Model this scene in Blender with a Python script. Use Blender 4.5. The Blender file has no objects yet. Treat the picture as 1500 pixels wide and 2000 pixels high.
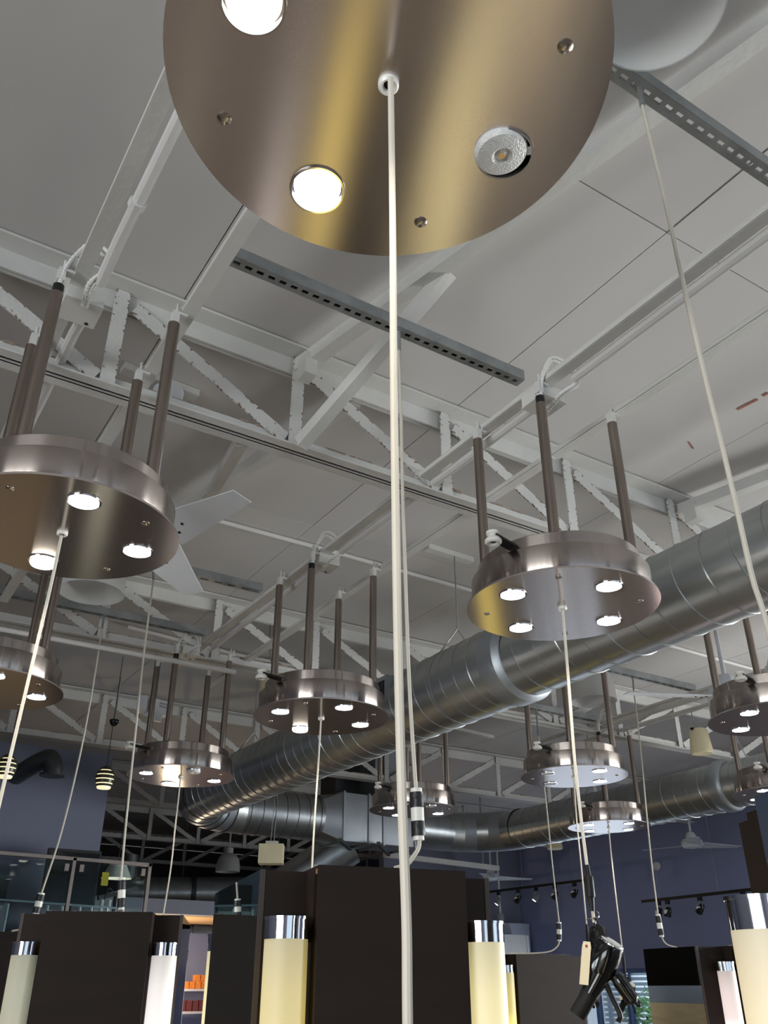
import bpy, bmesh, math, random
from mathutils import Vector, Matrix, Euler
random.seed(7)
PI = math.pi; R_ = math.radians
SC = bpy.context.scene
COL = SC.collection

# ------------------------------------------------------------------ camera
def make_camera():
    f = 1703.0
    p = math.atan(930 / f); th = math.atan(1230 / math.hypot(f, 930))
    H = Vector((math.sin(th), math.cos(th), 0)); R = Vector((math.cos(th), -math.sin(th), 0)); Z = Vector((0, 0, 1))
    F = H * math.cos(p) + Z * math.sin(p); U = -H * math.sin(p) + Z * math.cos(p)
    cd = bpy.data.cameras.new('camera'); cd.sensor_fit = 'VERTICAL'; cd.sensor_height = 36; cd.lens = f / 2000 * 36
    cd.clip_start = 0.02; cd.clip_end = 200
    o = bpy.data.objects.new('camera', cd); COL.objects.link(o)
    o.matrix_world = Matrix(((R.x, U.x, -F.x, 0), (R.y, U.y, -F.y, 0), (R.z, U.z, -F.z, 1.5), (0, 0, 0, 1)))
    SC.camera = o
make_camera()

# ------------------------------------------------------------------ world, daylight, exposure
w = bpy.data.worlds.new('daylight'); SC.world = w; w.use_nodes = True
w.node_tree.nodes['Background'].inputs[0].default_value = (0.72, 0.85, 1.0, 1)
w.node_tree.nodes['Background'].inputs[1].default_value = 1.6
SC.view_settings.view_transform = 'Standard'; SC.view_settings.look = 'None'
SC.view_settings.gamma = 1; SC.view_settings.use_curve_mapping = False
SC.view_settings.exposure = -0.07
def window_light(loc, rot, sx, sy, power, col=(1.0, .975, .955)):
    l = bpy.data.lights.new('daylight', 'AREA'); l.shape = 'RECTANGLE'; l.size = sx; l.size_y = sy
    l.energy = power; l.color = col
    o = bpy.data.objects.new('daylight', l); COL.objects.link(o); o.location = loc; o.rotation_euler = rot
    return o
# daylight arriving through the storefront panes (front wall at Y=-5, right wall at X=9.3)
window_light((0.5, -5.2, 1.55), (-PI / 2, 0, 0), 6.0, 2.7, 600)
window_light((6.2, -5.2, 1.55), (-PI / 2, 0, 0), 4.4, 2.7, 950)
window_light((9.5, 0.4, 1.4), (0, PI / 2, 0), 2.4, 5.0, 1200)
window_light((-5.2, -1.6, 1.5), (0, -PI / 2, 0), 2.4, 4.6, 420)  # fill light for the added left window


window_light((9.27, 9.25, .9), (0, PI / 2, 0), 1.5, 1.6, 26, (.72, .84, 1.0))

# ------------------------------------------------------------------ materials
def srgb(r, g, b):
    f = lambda c: (c / 255 / 12.92) if c / 255 <= .04045 else ((c / 255 + .055) / 1.055) ** 2.4
    return (f(r), f(g), f(b), 1)
def nodes(name):
    m = bpy.data.materials.new(name); m.use_nodes = True
    return m, m.node_tree, m.node_tree.nodes['Principled BSDF']
def noise_col(nt, b, col, var, scale, detail=4, coord='Object', stretch=None):
    N = nt.nodes; L = nt.links
    tc = N.new('ShaderNodeTexCoord'); nz = N.new('ShaderNodeTexNoise'); nz.inputs['Scale'].default_value = scale; nz.inputs['Detail'].default_value = detail
    src = tc.outputs[coord]
    if stretch:
        mp = N.new('ShaderNodeMapping'); mp.inputs['Scale'].default_value = stretch; L.new(src, mp.inputs[0]); src = mp.outputs[0]
    L.new(src, nz.inputs['Vector'])
    rp = N.new('ShaderNodeValToRGB'); e = rp.color_ramp.elements
    e[0].position = .35; e[1].position = .65
    e[0].color = tuple(c * (1 - var) for c in col[:3]) + (1,); e[1].color = tuple(min(1, c * (1 + var)) for c in col[:3]) + (1,)
    L.new(nz.outputs[0], rp.inputs[0]); L.new(rp.outputs[0], b.inputs['Base Color'])
    return nz, src
def mat(name, col, rough=.5, metal=0, var=.06, scale=6, bump=0, bscale=60, spec=None, coord='Object', stretch=None):
    m, nt, b = nodes(name)
    b.inputs['Roughness'].default_value = rough; b.inputs['Metallic'].default_value = metal
    if spec is not None: b.inputs['Specular IOR Level'].default_value = spec
    nz, src = noise_col(nt, b, col, var, scale, coord=coord, stretch=stretch)
    if bump:
        n2 = nt.nodes.new('ShaderNodeTexNoise'); n2.inputs['Scale'].default_value = bscale; nt.links.new(src, n2.inputs['Vector'])
        bp = nt.nodes.new('ShaderNodeBump'); bp.inputs['Strength'].default_value = bump; bp.inputs['Distance'].default_value = .01
        nt.links.new(n2.outputs[0], bp.inputs['Height']); nt.links.new(bp.outputs[0], b.inputs['Normal'])
    return m
def emis(name, col, strength):
    m, nt, b = nodes(name)
    b.inputs['Base Color'].default_value = (.8, .8, .8, 1)
    b.inputs['Emission Color'].default_value = col; b.inputs['Emission Strength'].default_value = strength
    return m
M = {}
M['deck'] = mat('deck_paint', srgb(196, 193, 190), .75, var=.035, scale=1.3, bump=.1, bscale=9, coord='Generated')
M['deck_gap'] = mat('deck_gap', srgb(120, 100, 92), .9)
M['steel_white'] = mat('white_steel_paint', srgb(205, 204, 200), .55, var=.04, scale=5, bump=.15, bscale=40)
# peeling white paint: rust shows in flakes, mostly along the edges of the strut
def peel():
    m, nt, b = nodes('peeling_white_paint'); N = nt.nodes; L = nt.links
    b.inputs['Roughness'].default_value = .6
    tc = N.new('ShaderNodeTexCoord'); sp = N.new('ShaderNodeSeparateXYZ'); L.new(tc.outputs['Object'], sp.inputs[0])
    ab = N.new('ShaderNodeMath'); ab.operation = 'ABSOLUTE'; L.new(sp.outputs[1], ab.inputs[0])
    nz = N.new('ShaderNodeTexNoise'); nz.inputs['Scale'].default_value = 62; nz.inputs['Detail'].default_value = 6; L.new(tc.outputs['Object'], nz.inputs['Vector'])
    k = N.new('ShaderNodeMath'); k.operation = 'MULTIPLY'; k.inputs[1].default_value = 10.0; L.new(ab.outputs[0], k.inputs[0])
    ad = N.new('ShaderNodeMath'); ad.operation = 'ADD'; L.new(k.outputs[0], ad.inputs[0]); L.new(nz.outputs[0], ad.inputs[1])
    rp = N.new('ShaderNodeValToRGB'); e = rp.color_ramp.elements
    e[0].position = .80; e[0].color = srgb(206, 205, 201); e[1].position = .84; e[1].color = srgb(126, 104, 92)
    L.new(ad.outputs[0], rp.inputs[0]); L.new(rp.outputs[0], b.inputs['Base Color'])
    bp = N.new('ShaderNodeBump'); bp.inputs['Strength'].default_value = .5; bp.inputs['Distance'].default_value = .006
    L.new(nz.outputs[0], bp.inputs['Height']); L.new(bp.outputs[0], b.inputs['Normal'])
    return m
M['peel'] = peel()
M['rust_dust'] = mat('dusty_edge', srgb(150, 134, 122), .9, var=.25, scale=50)
M['conduit'] = mat('white_conduit', srgb(206, 204, 202), .45, var=.03)
M['flex'] = mat('white_flex', srgb(222, 222, 218), .4, var=.03)
M['galv'] = mat('galvanized_channel', srgb(150, 154, 154), .42, .5, var=.14, scale=14)
def duct_mat(name, col, rough):
    m, nt, b = nodes(name); N = nt.nodes; L = nt.links
    b.inputs['Metallic'].default_value = .92; b.inputs['Roughness'].default_value = rough
    b.inputs['Anisotropic'].default_value = .55
    cv = N.new('ShaderNodeCombineXYZ'); cv.inputs[1].default_value = 1.0; L.new(cv.outputs[0], b.inputs['Tangent'])
    noise_col(nt, b, col, .10, 5, stretch=(3, .5, 3))
    return m
M['duct'] = duct_mat('spiral_duct_zinc', srgb(168, 172, 172), .36)
M['ductbox'] = mat('sheet_metal_box', srgb(158, 164, 170), .45, .8, var=.1, scale=3)
M['duct_dark'] = mat('duct_band', srgb(70, 72, 74), .5, .6)
def brushed_plate():
    m, nt, b = nodes('brushed_plate'); N = nt.nodes; L = nt.links
    b.inputs['Metallic'].default_value = 1; b.inputs['Roughness'].default_value = .235; b.inputs['Anisotropic'].default_value = 1.0
    at = N.new('ShaderNodeAttribute'); at.attribute_type = 'OBJECT'; at.attribute_name = 'brush_angle'
    c = N.new('ShaderNodeMath'); c.operation = 'COSINE'; s = N.new('ShaderNodeMath'); s.operation = 'SINE'
    L.new(at.outputs['Fac'], c.inputs[0]); L.new(at.outputs['Fac'], s.inputs[0])
    cv = N.new('ShaderNodeCombineXYZ'); L.new(c.outputs[0], cv.inputs[0]); L.new(s.outputs[0], cv.inputs[1])
    L.new(cv.outputs[0], b.inputs['Tangent'])
    tc = N.new('ShaderNodeTexCoord'); nz = N.new('ShaderNodeTexNoise'); nz.inputs['Scale'].default_value = 140; L.new(tc.outputs['Object'], nz.inputs['Vector'])
    bp = N.new('ShaderNodeBump'); bp.inputs['Strength'].default_value = .012; bp.inputs['Distance'].default_value = .001
    L.new(nz.outputs[0], bp.inputs['Height']); L.new(bp.outputs[0], b.inputs['Normal'])
    b.inputs['Base Color'].default_value = srgb(210, 202, 199)
    return m
M['plate'] = brushed_plate()
def brushed_band():
    m, nt, b = nodes('brushed_band'); N = nt.nodes; L = nt.links
    b.inputs['Metallic'].default_value = 1; b.inputs['Roughness'].default_value = .20; b.inputs['Anisotropic'].default_value = 1.0
    cv = N.new('ShaderNodeCombineXYZ'); cv.inputs[2].default_value = 1; L.new(cv.outputs[0], b.inputs['Tangent'])
    b.inputs['Base Color'].default_value = srgb(176, 166, 160)
    return m
M['band'] = brushed_band()
M['tube'] = mat('brushed_tube', srgb(148, 136, 128), .34, 1, var=.05)
M['black'] = mat('black_plastic', srgb(22, 22, 24), .35, var=.1)
M['blacktape'] = mat('black_tape', srgb(26, 26, 28), .45, var=.2, scale=60, bump=.3)
M['glossblack'] = mat('gloss_black_plastic', srgb(14, 14, 15), .12, var=.1)
M['rubber'] = mat('matt_black_rubber', srgb(18, 17, 17), .5, spec=.3)
M['void'] = mat('dark_recess', srgb(40, 36, 34), .8)
M['chrome'] = mat('chrome', srgb(215, 215, 218), .08, 1, var=.02)
M['screw'] = mat('steel_screw', srgb(190, 182, 172), .25, 1, var=.1, scale=30)
M['cord'] = mat('white_cord', srgb(198, 191, 178), .6, var=.03, scale=12)
M['porcelain'] = mat('white_porcelain', srgb(225, 223, 216), .3, var=.02)
M['bulb_warm'] = emis('lit_bulb_warm', (1.0, .90, .74, 1), 11)
M['bulb_cool'] = emis('lit_bulb_cool', (.93, .96, 1.0, 1), 11)
M['bulb_off'] = mat('unlit_bulb_lens', srgb(205, 205, 203), .25, var=.06, scale=90, bump=.35, bscale=420)
M['led'] = mat('led_chip', srgb(222, 176, 110), .4)
M['laminate'] = mat('dark_laminate', srgb(36, 28, 24), .55, spec=.16, var=.08, scale=3, stretch=(1, 1, 6))
M['tan_bounce0'] = mat('chipped_wood', srgb(150, 112, 84), .8)
M['laminate_edge'] = mat('laminate_edge', srgb(58, 48, 43), .5)
M['dust'] = mat('dust_lint', srgb(170, 160, 150), .9, var=.2, scale=80)
M['mirror'] = mat('mirror_glass', srgb(196, 206, 206), .015, 1, var=.005)
M['wall_blue'] = mat('blue_wall_paint', srgb(128, 136, 172), .8, var=.03, scale=1.2)
M['wall_indigo'] = mat('indigo_wall_paint', srgb(112, 116, 136), .8, var=.03, scale=1.2)
M['wall_grey'] = mat('grey_wall_paint', srgb(130, 132, 148), .85, var=.03, scale=1)
M['wall_dark'] = mat('dark_hall_paint', srgb(92, 86, 84), .9, var=.06, scale=1)
M['wall_pale'] = mat('pale_wall_paint', srgb(186, 190, 206), .8, var=.02)
M['soffit'] = mat('tan_soffit', srgb(214, 176, 132), .8, var=.03)
M['floor'] = mat('sealed_floor', srgb(92, 85, 80), .3, var=.15, scale=.9)
M['white'] = mat('white_paint', srgb(214, 213, 208), .5, var=.03)
M['fan'] = mat('white_fan_metal', srgb(208, 211, 216), .4, var=.03)
M['cream'] = mat('cream_plastic', srgb(226, 214, 178), .5, var=.04)
M['red'] = mat('red_box', srgb(150, 40, 36), .5)
M['olive'] = mat('olive_shade', srgb(74, 74, 62), .35, .6, var=.1)
M['shade_glow'] = emis('lit_shade_slot', srgb(240, 226, 170), 1.1)
M['orange'] = mat('orange_pack', srgb(206, 122, 44), .5, var=.2, scale=30)
M['maroon'] = mat('maroon_pack', srgb(96, 40, 44), .5, var=.2, scale=30)
M['paper'] = mat('manila_tag', srgb(228, 212, 182), .7, var=.04)
M['ink'] = mat('blue_ink', srgb(70, 80, 130), .7)
M['yellow'] = mat('yellow_tag', srgb(206, 186, 40), .6)
M['blueframe'] = mat('blue_window_frame', srgb(70, 96, 150), .4)
def glass(name, col, tint_alpha):
    m, nt, b = nodes(name); N = nt.nodes; L = nt.links
    out = N['Material Output']; tr = N.new('ShaderNodeBsdfTransparent'); gl = N.new('ShaderNodeBsdfGlossy')
    tr.inputs[0].default_value = col; gl.inputs['Roughness'].default_value = .02
    fr = N.new('ShaderNodeFresnel'); fr.inputs[0].default_value = 1.45
    mx = N.new('ShaderNodeMixShader'); ml = N.new('ShaderNodeMath'); ml.operation = 'MULTIPLY'; ml.inputs[1].default_value = tint_alpha
    L.new(fr.outputs[0], ml.inputs[0]); L.new(ml.outputs[0], mx.inputs[0]); L.new(tr.outputs[0], mx.inputs[1]); L.new(gl.outputs[0], mx.inputs[2])
    L.new(mx.outputs[0], out.inputs[0]); N.remove(b)
    return m
M['glass'] = glass('railing_glass', (.80, .88, .87, 1), .55)
M['pane'] = glass('window_pane', (.95, .97, .97, 1), .8)
def frosted():
    m, nt, b = nodes('frosted_dome')
    b.inputs['Base Color'].default_value = srgb(214, 214, 212); b.inputs['Roughness'].default_value = .55
    b.inputs['Transmission Weight'].default_value = .0; b.inputs['Alpha'].default_value = .6
    return m
M['dome'] = frosted()

# ------------------------------------------------------------------ mesh builder
class MB:
    def __init__(s): s.v = []; s.f = []; s.mi = []
    def add(s, vs, fs, mi=0):
        o = len(s.v); s.v += [tuple(v) for v in vs]; s.f += [tuple(i + o for i in f) for f in fs]; s.mi += [mi] * len(fs); return s
    def box(s, c, d, rot=0, mi=0):
        cx, cy, cz = c; hx, hy, hz = d[0] / 2, d[1] / 2, d[2] / 2; ca, sa = math.cos(rot), math.sin(rot)
        vs = [(cx + x * ca - y * sa, cy + x * sa + y * ca, cz + z) for x in (-hx, hx) for y in (-hy, hy) for z in (-hz, hz)]
        return s.add(vs, [(0, 1, 3, 2), (4, 6, 7, 5), (0, 4, 5, 1), (2, 3, 7, 6), (0, 2, 6, 4), (1, 5, 7, 3)], mi)
    def bar(s, p, q, a, b, up=(0, 0, 1), mi=0):   # rectangular bar p->q, width a sideways, b along up
        p = Vector(p); q = Vector(q); d = (q - p).normalized(); up = Vector(up)
        sd = d.cross(up)
        if sd.length < 1e-4: sd = d.cross(Vector((1, 0, 0)))
        sd.normalize(); u2 = sd.cross(d).normalized()
        vs = [e + sd * x * a / 2 + u2 * y * b / 2 for e in (p, q) for x, y in ((-1, -1), (1, -1), (1, 1), (-1, 1))]
        return s.add(vs, [(3, 2, 1, 0), (4, 5, 6, 7), (0, 1, 5, 4), (1, 2, 6, 5), (2, 3, 7, 6), (3, 0, 4, 7)], mi)
    def cyl(s, p, q, r0, r1=None, n=16, caps=True, mi=0):
        r1 = r0 if r1 is None else r1
        p = Vector(p); q = Vector(q); d = (q - p).normalized()
        a = d.cross(Vector((0, 0, 1)) if abs(d.z) < .95 else Vector((1, 0, 0))).normalized(); b = d.cross(a)
        vs = []
        for e, r in ((p, r0), (q, r1)):
            for i in range(n):
                t = 2 * PI * i / n; vs.append(e + (a * math.cos(t) + b * math.sin(t)) * r)
        fs = [(i, (i + 1) % n, n + (i + 1) % n, n + i) for i in range(n)]
        if caps: fs += [tuple(range(n))[::-1], tuple(range(n, 2 * n))]
        return s.add(vs, fs, mi)
    def tube(s, pts, r, n=8, mi=0, caps=True):
        pts = [Vector(p) for p in pts]; m = len(pts); rr = r if isinstance(r, (list, tuple)) else [r] * m
        d0 = (pts[1] - pts[0]).normalized(); a = d0.cross(Vector((0, 0, 1)) if abs(d0.z) < .9 else Vector((1, 0, 0))).normalized()
        vs = []
        for i, p in enumerate(pts):
            d = (pts[min(i + 1, m - 1)] - pts[max(i - 1, 0)]).normalized()
            a = (a - d * a.dot(d)).normalized(); b = d.cross(a)
            for k in range(n):
                t = 2 * PI * k / n; vs.append(p + (a * math.cos(t) + b * math.sin(t)) * rr[i])
        fs = [(i * n + k, i * n + (k + 1) % n, (i + 1) * n + (k + 1) % n, (i + 1) * n + k) for i in range(m - 1) for k in range(n)]
        if caps: fs += [tuple(range(n))[::-1], tuple(range((m - 1) * n, m * n))]
        return s.add(vs, fs, mi)
    def lathe(s, prof, c=(0, 0, 0), n=32, mi=0, axis=None):   # prof of (r, z)
        vs = []; rows = []
        for r, z in prof:
            if r < 1e-6: rows.append([len(vs)]); vs.append(Vector((0, 0, z)))
            else:
                rows.append(list(range(len(vs), len(vs) + n)))
                vs += [Vector((r * math.cos(2 * PI * i / n), r * math.sin(2 * PI * i / n), z)) for i in range(n)]
        fs = []
        for A, B in zip(rows, rows[1:]):
            for i in range(n):
                j = (i + 1) % n
                if len(A) == 1 and len(B) == 1: continue
                if len(A) == 1: fs.append((A[0], B[j], B[i]))
                elif len(B) == 1: fs.append((A[i], A[j], B[0]))
                else: fs.append((A[i], A[j], B[j], B[i]))
        if axis is not None:
            q = Vector((0, 0, 1)).rotation_difference(Vector(axis).normalized()); vs = [q @ v for v in vs]
        c = Vector(c)
        return s.add([v + c for v in vs], fs, mi)
    def prism(s, poly, z0, z1, mi=0):
        n = len(poly)
        vs = [(x, y, z0) for x, y in poly] + [(x, y, z1) for x, y in poly]
        return s.add(vs, [tuple(range(n))[::-1], tuple(range(n, 2 * n))] + [(i, (i + 1) % n, n + (i + 1) % n, n + i) for i in range(n)], mi)
    def mesh(s, name, m):
        me = bpy.data.meshes.new(name); me.from_pydata([tuple(v) for v in s.v], [], s.f); me.update()
        bm = bmesh.new(); bm.from_mesh(me); bmesh.ops.recalc_face_normals(bm, faces=bm.faces); bm.to_mesh(me); bm.free()
        for x in (m if isinstance(m, (list, tuple)) else [m]): me.materials.append(x)
        if len(set(s.mi)) > 1: me.polygons.foreach_set('material_index', s.mi)
        me.polygons.foreach_set('use_smooth', [True] * len(me.polygons)); me.set_sharp_from_angle(angle=math.radians(32))
        return me
    def part(s, name, m, parent, world=False, kind=None):
        if world:
            o0 = wl(parent); s.v = [tuple(Vector(v) - o0) for v in s.v]
        o = bpy.data.objects.new(name, s.mesh(name, m)); COL.objects.link(o); o.parent = parent
        if kind: o['kind'] = kind
        return o
    def thing(s, name, m, label=None, cat=None, group=None, kind=None):
        xs = [v[0] for v in s.v]; ys = [v[1] for v in s.v]; zs = [v[2] for v in s.v]
        c = Vector(((min(xs) + max(xs)) / 2, (min(ys) + max(ys)) / 2, min(zs)))
        s.v = [tuple(Vector(v) - c) for v in s.v]
        o = bpy.data.objects.new(name, s.mesh(name, m)); COL.objects.link(o); o.location = c
        tag(o, label, cat, group, kind); return o
def wl(o):
    p = Vector((0, 0, 0))
    while o: p = p + o.location; o = o.parent
    return p
def tag(o, label=None, cat=None, group=None, kind=None):
    if label: o['label'] = label
    if cat: o['category'] = cat
    if group: o['group'] = group
    if kind: o['kind'] = kind
def root(name, loc, label, cat, group=None, rot=0, kind=None):
    o = bpy.data.objects.new(name, None); COL.objects.link(o); o.location = loc; o.rotation_euler = (0, 0, rot); o.empty_display_size = .1
    tag(o, label, cat, group, kind); return o
def copy_tree(o, parent=None):
    c = o.copy(); COL.objects.link(c)
    if parent: c.parent = parent
    for ch in o.children: copy_tree(ch, c)
    return c
def inst(name, me, parent, loc=(0, 0, 0), rot=(0, 0, 0)):
    o = bpy.data.objects.new(name, me); COL.objects.link(o); o.parent = parent; o.location = loc; o.rotation_euler = rot; return o
def smooth(pts, k=6):    # Catmull-Rom through points
    P = [Vector(p) for p in pts]; P = [P[0] * 2 - P[1]] + P + [P[-1] * 2 - P[-2]]; out = []
    for i in range(1, len(P) - 2):
        for j in range(k):
            t = j / k; a, b, c, d = P[i - 1:i + 3]
            out.append(.5 * ((2 * b) + (c - a) * t + (2 * a - 5 * b + 4 * c - d) * t * t + (3 * b - a - 3 * c + d) * t ** 3))
    out.append(P[-2]); return out

# ------------------------------------------------------------------ room shell
CZ = 3.67
MB().box((2.2, 5.5, -.05), (14.6, 21.4, .1)).thing('floor', M['floor'], kind='structure')
ceil = MB().box((2.2, 5.5, CZ + .06), (14.6, 21.4, .08)).thing('ceiling', M['deck_gap'], kind='structure')
pm = MB().box((0, 0, 0), (1.216, 2.436, .025)).mesh('ceiling_panel', M['deck'])
k = 0
for i in range(12):
    for j in range(9):
        x = -5.43 + .61 + 1.22 * i; y = -6.07 + 1.22 + 2.44 * j
        if x > 9.4 or y < -5 or y > 16: continue
        o = inst('ceiling_panel', pm, ceil, Vector((x, y, CZ + .0125 + random.uniform(0, .003))) - ceil.location)
M['rust'] = mat('bare_rust_primer', srgb(150, 92, 76), .9, var=.25, scale=40)
for p_, q_, w_ in (((2.913, 1.777), (2.924, 1.682), .014), ((2.937, 2.059), (3.0, 2.085), .007), ((2.923, 1.657), (2.92, 1.63), .012)):
    MB().bar((p_[0], p_[1], CZ - .0005), (q_[0], q_[1], CZ - .0005), w_, .001).part('peeled_patch', M['rust'], ceil, True)
def wall_holes(name, axis, pos, a0, a1, z1, holes, m, th=.12):
    b = MB()
    us = sorted({a0, a1, *[h[0] for h in holes], *[h[1] for h in holes]}); zs = sorted({0, z1, *[h[2] for h in holes], *[h[3] for h in holes]})
    for u0, u1 in zip(us, us[1:]):
        for z0, z2 in zip(zs, zs[1:]):
            uc, zc = (u0 + u1) / 2, (z0 + z2) / 2
            if any(h[0] < uc < h[1] and h[2] < zc < h[3] for h in holes): continue
            c = (pos, uc, zc) if axis == 'x' else (uc, pos, zc); d = (th, u1 - u0, z2 - z0) if axis == 'x' else (u1 - u0, th, z2 - z0)
            b.box(c, d)
    return b.thing(name, m, kind='structure')
RW = [(-2.1, 2.9, .2, 2.6), (8.4, 10.1, .1, 1.72)]
wall_holes('wall_right', 'x', 9.36, -5.1, 16.1, CZ, RW, M['wall_blue'])
FW = [(-2.5, 3.5, .2, 2.9), (4.0, 8.4, .2, 2.9)]
wall_holes('wall_front', 'y', -5.06, -5, 9.42, CZ, FW, M['wall_grey'])
wall_holes('wall_left', 'x', -5.06, -5.1, 16.1, CZ, [(-4.0, .8, .2, 2.8)], M['wall_grey'])  # opening for the added left window
wall_holes('wall_back', 'y', 16.06, -5.1, 9.42, CZ, [], M['wall_dark'])
wall_holes('wall_corner', 'y', 10.95, 6.9, 9.3, CZ, [], M['wall_grey'])
wall_holes('wall_partition', 'y', 7.32, -5, 1.99, 3.17, [], M['wall_indigo'], .1)
def window(name, axis, pos, u0, u1, z0, z1, nb, m):
    r = root(name, (pos, (u0 + u1) / 2, z0) if axis == 'x' else ((u0 + u1) / 2, pos, z0), None, None, kind='structure')
    f = MB(); t = .05
    P = lambda u, z: (pos, u, z) if axis == 'x' else (u, pos, z)
    D = lambda a, b: (.07, a, b) if axis == 'x' else (a, .07, b)
    f.box(P((u0 + u1) / 2, z0 + t / 2), D(u1 - u0, t)).box(P((u0 + u1) / 2, z1 - t / 2), D(u1 - u0, t))
    for i in range(nb + 1): f.box(P(u0 + t / 2 + (u1 - u0 - t) * i / nb, (z0 + z1) / 2), D(t, z1 - z0))
    f.part('window_frame', m, r, True)
    for i in range(nb):
        a = u0 + t + (u1 - u0 - t) * i / nb; b = u0 + (u1 - u0 - t) * (i + 1) / nb
        MB().box(P((a + b) / 2, (z0 + z1) / 2), ((.008, b - a, z1 - z0 - 2 * t) if axis == 'x' else (b - a, .008, z1 - z0 - 2 * t))).part('pane', M['pane'], r, True)
    return r
window('window_1', 'x', 9.36, 8.4, 10.1, .1, 1.72, 3, M['blueframe'])
window('window_2', 'x', 9.36, -2.1, 2.9, .2, 2.6, 4, M['blueframe'])
window('window_3', 'y', -5.06, -2.5, 3.5, .2, 2.9, 4, M['blueframe'])
window('window_4', 'y', -5.06, 4.0, 8.4, .2, 2.9, 3, M['blueframe'])
window('fill_window', 'x', -5.06, -4.0, .8, .2, 2.8, 4, M['blueframe'])  # unseen window added to brighten the near left ceiling
# outside the corner window: bushes and a slatted fence in the sun
M['leaf'] = mat('leaf', srgb(120, 176, 90), .6, var=.4, scale=8)
M['slat'] = mat('pale_slat', srgb(186, 204, 206), .6, var=.06)
MB().box((18, 8, -.06), (17, 30, .1)).thing('ground', mat('pavement', srgb(176, 174, 168), .9), kind='structure')
fr = root('slat_fence', (12.2, 9.6, 0), 'pale horizontal slat fence seen through the blue framed window', 'fence')
for z in [i * .075 for i in range(24)]: MB().box((12.2, 9.8, .06 + z), (.02, 5, .05)).part('slat', M['slat'], fr, True)
for y in (7.4, 9.8, 12.2): MB().box((12.24, y, .95), (.05, .08, 1.9)).part('post', M['slat'], fr, True)
def bush(c, rad, n, label):
    b = MB()
    for i in range(n):
        a = Vector((random.gauss(0, 1), random.gauss(0, 1), random.gauss(0, 1))).normalized() * rad * random.uniform(.5, 1)
        p = Vector(c) + Vector((a.x, a.y, a.z * 1.1)); d = Vector((random.uniform(-1, 1), random.uniform(-1, 1), random.uniform(-.6, .9))).normalized(); e = d.orthogonal().normalized()
        s_ = .06
        b.add([p, p + d * s_ + e * s_ * .4, p + d * s_ * 2.2, p + d * s_ - e * s_ * .4], [(0, 1, 2, 3)])
    r = root('garden_shrub', (c[0], c[1], 0), label, 'shrub')
    b.part('foliage', M['leaf'], r, True, 'stuff'); MB().cyl((c[0], c[1], 0), (c[0], c[1], c[2]), .03, .015, 8).part('stem', M['laminate'], r, True)
bush((10.9, 9.15, 1.35), .42, 420, 'leafy green shrub outside, behind the right pane of the blue window')
bush((11.1, 10.35, 1.15), .3, 260, 'smaller green shrub outside, behind the left pane of the blue window')

# ------------------------------------------------------------------ roof trusses (along X)
def truss(Y, x0, x1, label, bcz=3.295, mid=4.0, fn=.045, ff=.045):
    r = root('roof_truss', (x0, Y, bcz), label, 'truss', 'white steel roof trusses')
    tz = 3.665
    t = MB().box(((x0 + x1) / 2, Y - .049, tz - .005), (x1 - x0, .086, .01)).box(((x0 + x1) / 2, Y + .049, tz - .005), (x1 - x0, .086, .01))
    t.box(((x0 + x1) / 2, Y - .009, tz - .045), (x1 - x0, .010, .080)).box(((x0 + x1) / 2, Y + .009, tz - .045), (x1 - x0, .010, .080))
    t.part('top_chord', M['steel_white'], r, True)
    b = MB().box(((x0 + x1) / 2, Y - .006 - fn / 2, bcz - .052), (x1 - x0, fn, .007)).box(((x0 + x1) / 2, Y + .006 + ff / 2, bcz - .052), (x1 - x0, ff, .007))
    b.box(((x0 + x1) / 2, Y - .009, bcz - .028), (x1 - x0, .007, .055)).box(((x0 + x1) / 2, Y + .009, bcz - .028), (x1 - x0, .007, .055))
    b.part('bottom_chord', M['steel_white'], r, True)
    d = MB()                                        # lint and flaking paint along the top edges of the bottom chord
    x = x0
    while x < x1:
        l = random.uniform(.02, .09); d.box((x + l / 2, Y - .011 + random.uniform(-.006, .012), bcz + .002), (l, .006, random.uniform(.004, .012))); x += l + random.uniform(0, .06)
    d.part('paint_flakes', M['rust_dust'], r, True, 'stuff')
    n0 = math.ceil((x0 - .47) / .695); n1 = int((x1 - .47) / .695)
    for i in range(n0, n1 + 1):
        x = .47 + .695 * i
        L = tz - .012 - (bcz - .05)
        vm = MB().box((0, -.0, 0), (L, .05, .006)).box((0, .022, .02), (L, .006, .045)).mesh('vertical_strut', M['peel'])
        o = inst('vertical_strut', vm, r, Vector((x, Y - .03, (tz - .012 + bcz - .05) / 2)) - r.location, (0, 0, 0))
        o.rotation_euler = Matrix(((0, 1, 0), (0, 0, 1), (1, 0, 0))).to_euler()
        if x + .695 < x1:
            if x < mid: p = Vector((x + .05, Y - .022, tz - .06)); q = Vector((x + .66, Y - .022, bcz - .02))
            else: q = Vector((x + .66, Y - .022, tz - .06)); p = Vector((x + .05, Y - .022, bcz - .02))
            dd = (q - p); L2 = dd.length; ex = dd.normalized(); ez = Vector((0, -1, 0)); ey = ez.cross(ex)
            sm = MB().box((0, 0, 0), (L2, .054, .006)).box((0, .024, -.02), (L2, .006, .04)).mesh('diagonal_strut', M['peel'])
            o = inst('diagonal_strut', sm, r, (p + q) / 2 - r.location)
            o.rotation_euler = Matrix((ex, ey, ez)).transposed().to_euler()
    return r
truss(2.482, -1.9, 9.0, 'nearest white roof truss with flaking paint, right above the closest lamps')
truss(4.90, -1.9, 9.0, 'second white roof truss, passing behind the middle lamp over the big duct', 3.31)
truss(7.30, -1.9, 9.0, 'third white roof truss, along the top of the blue partition wall')
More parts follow.
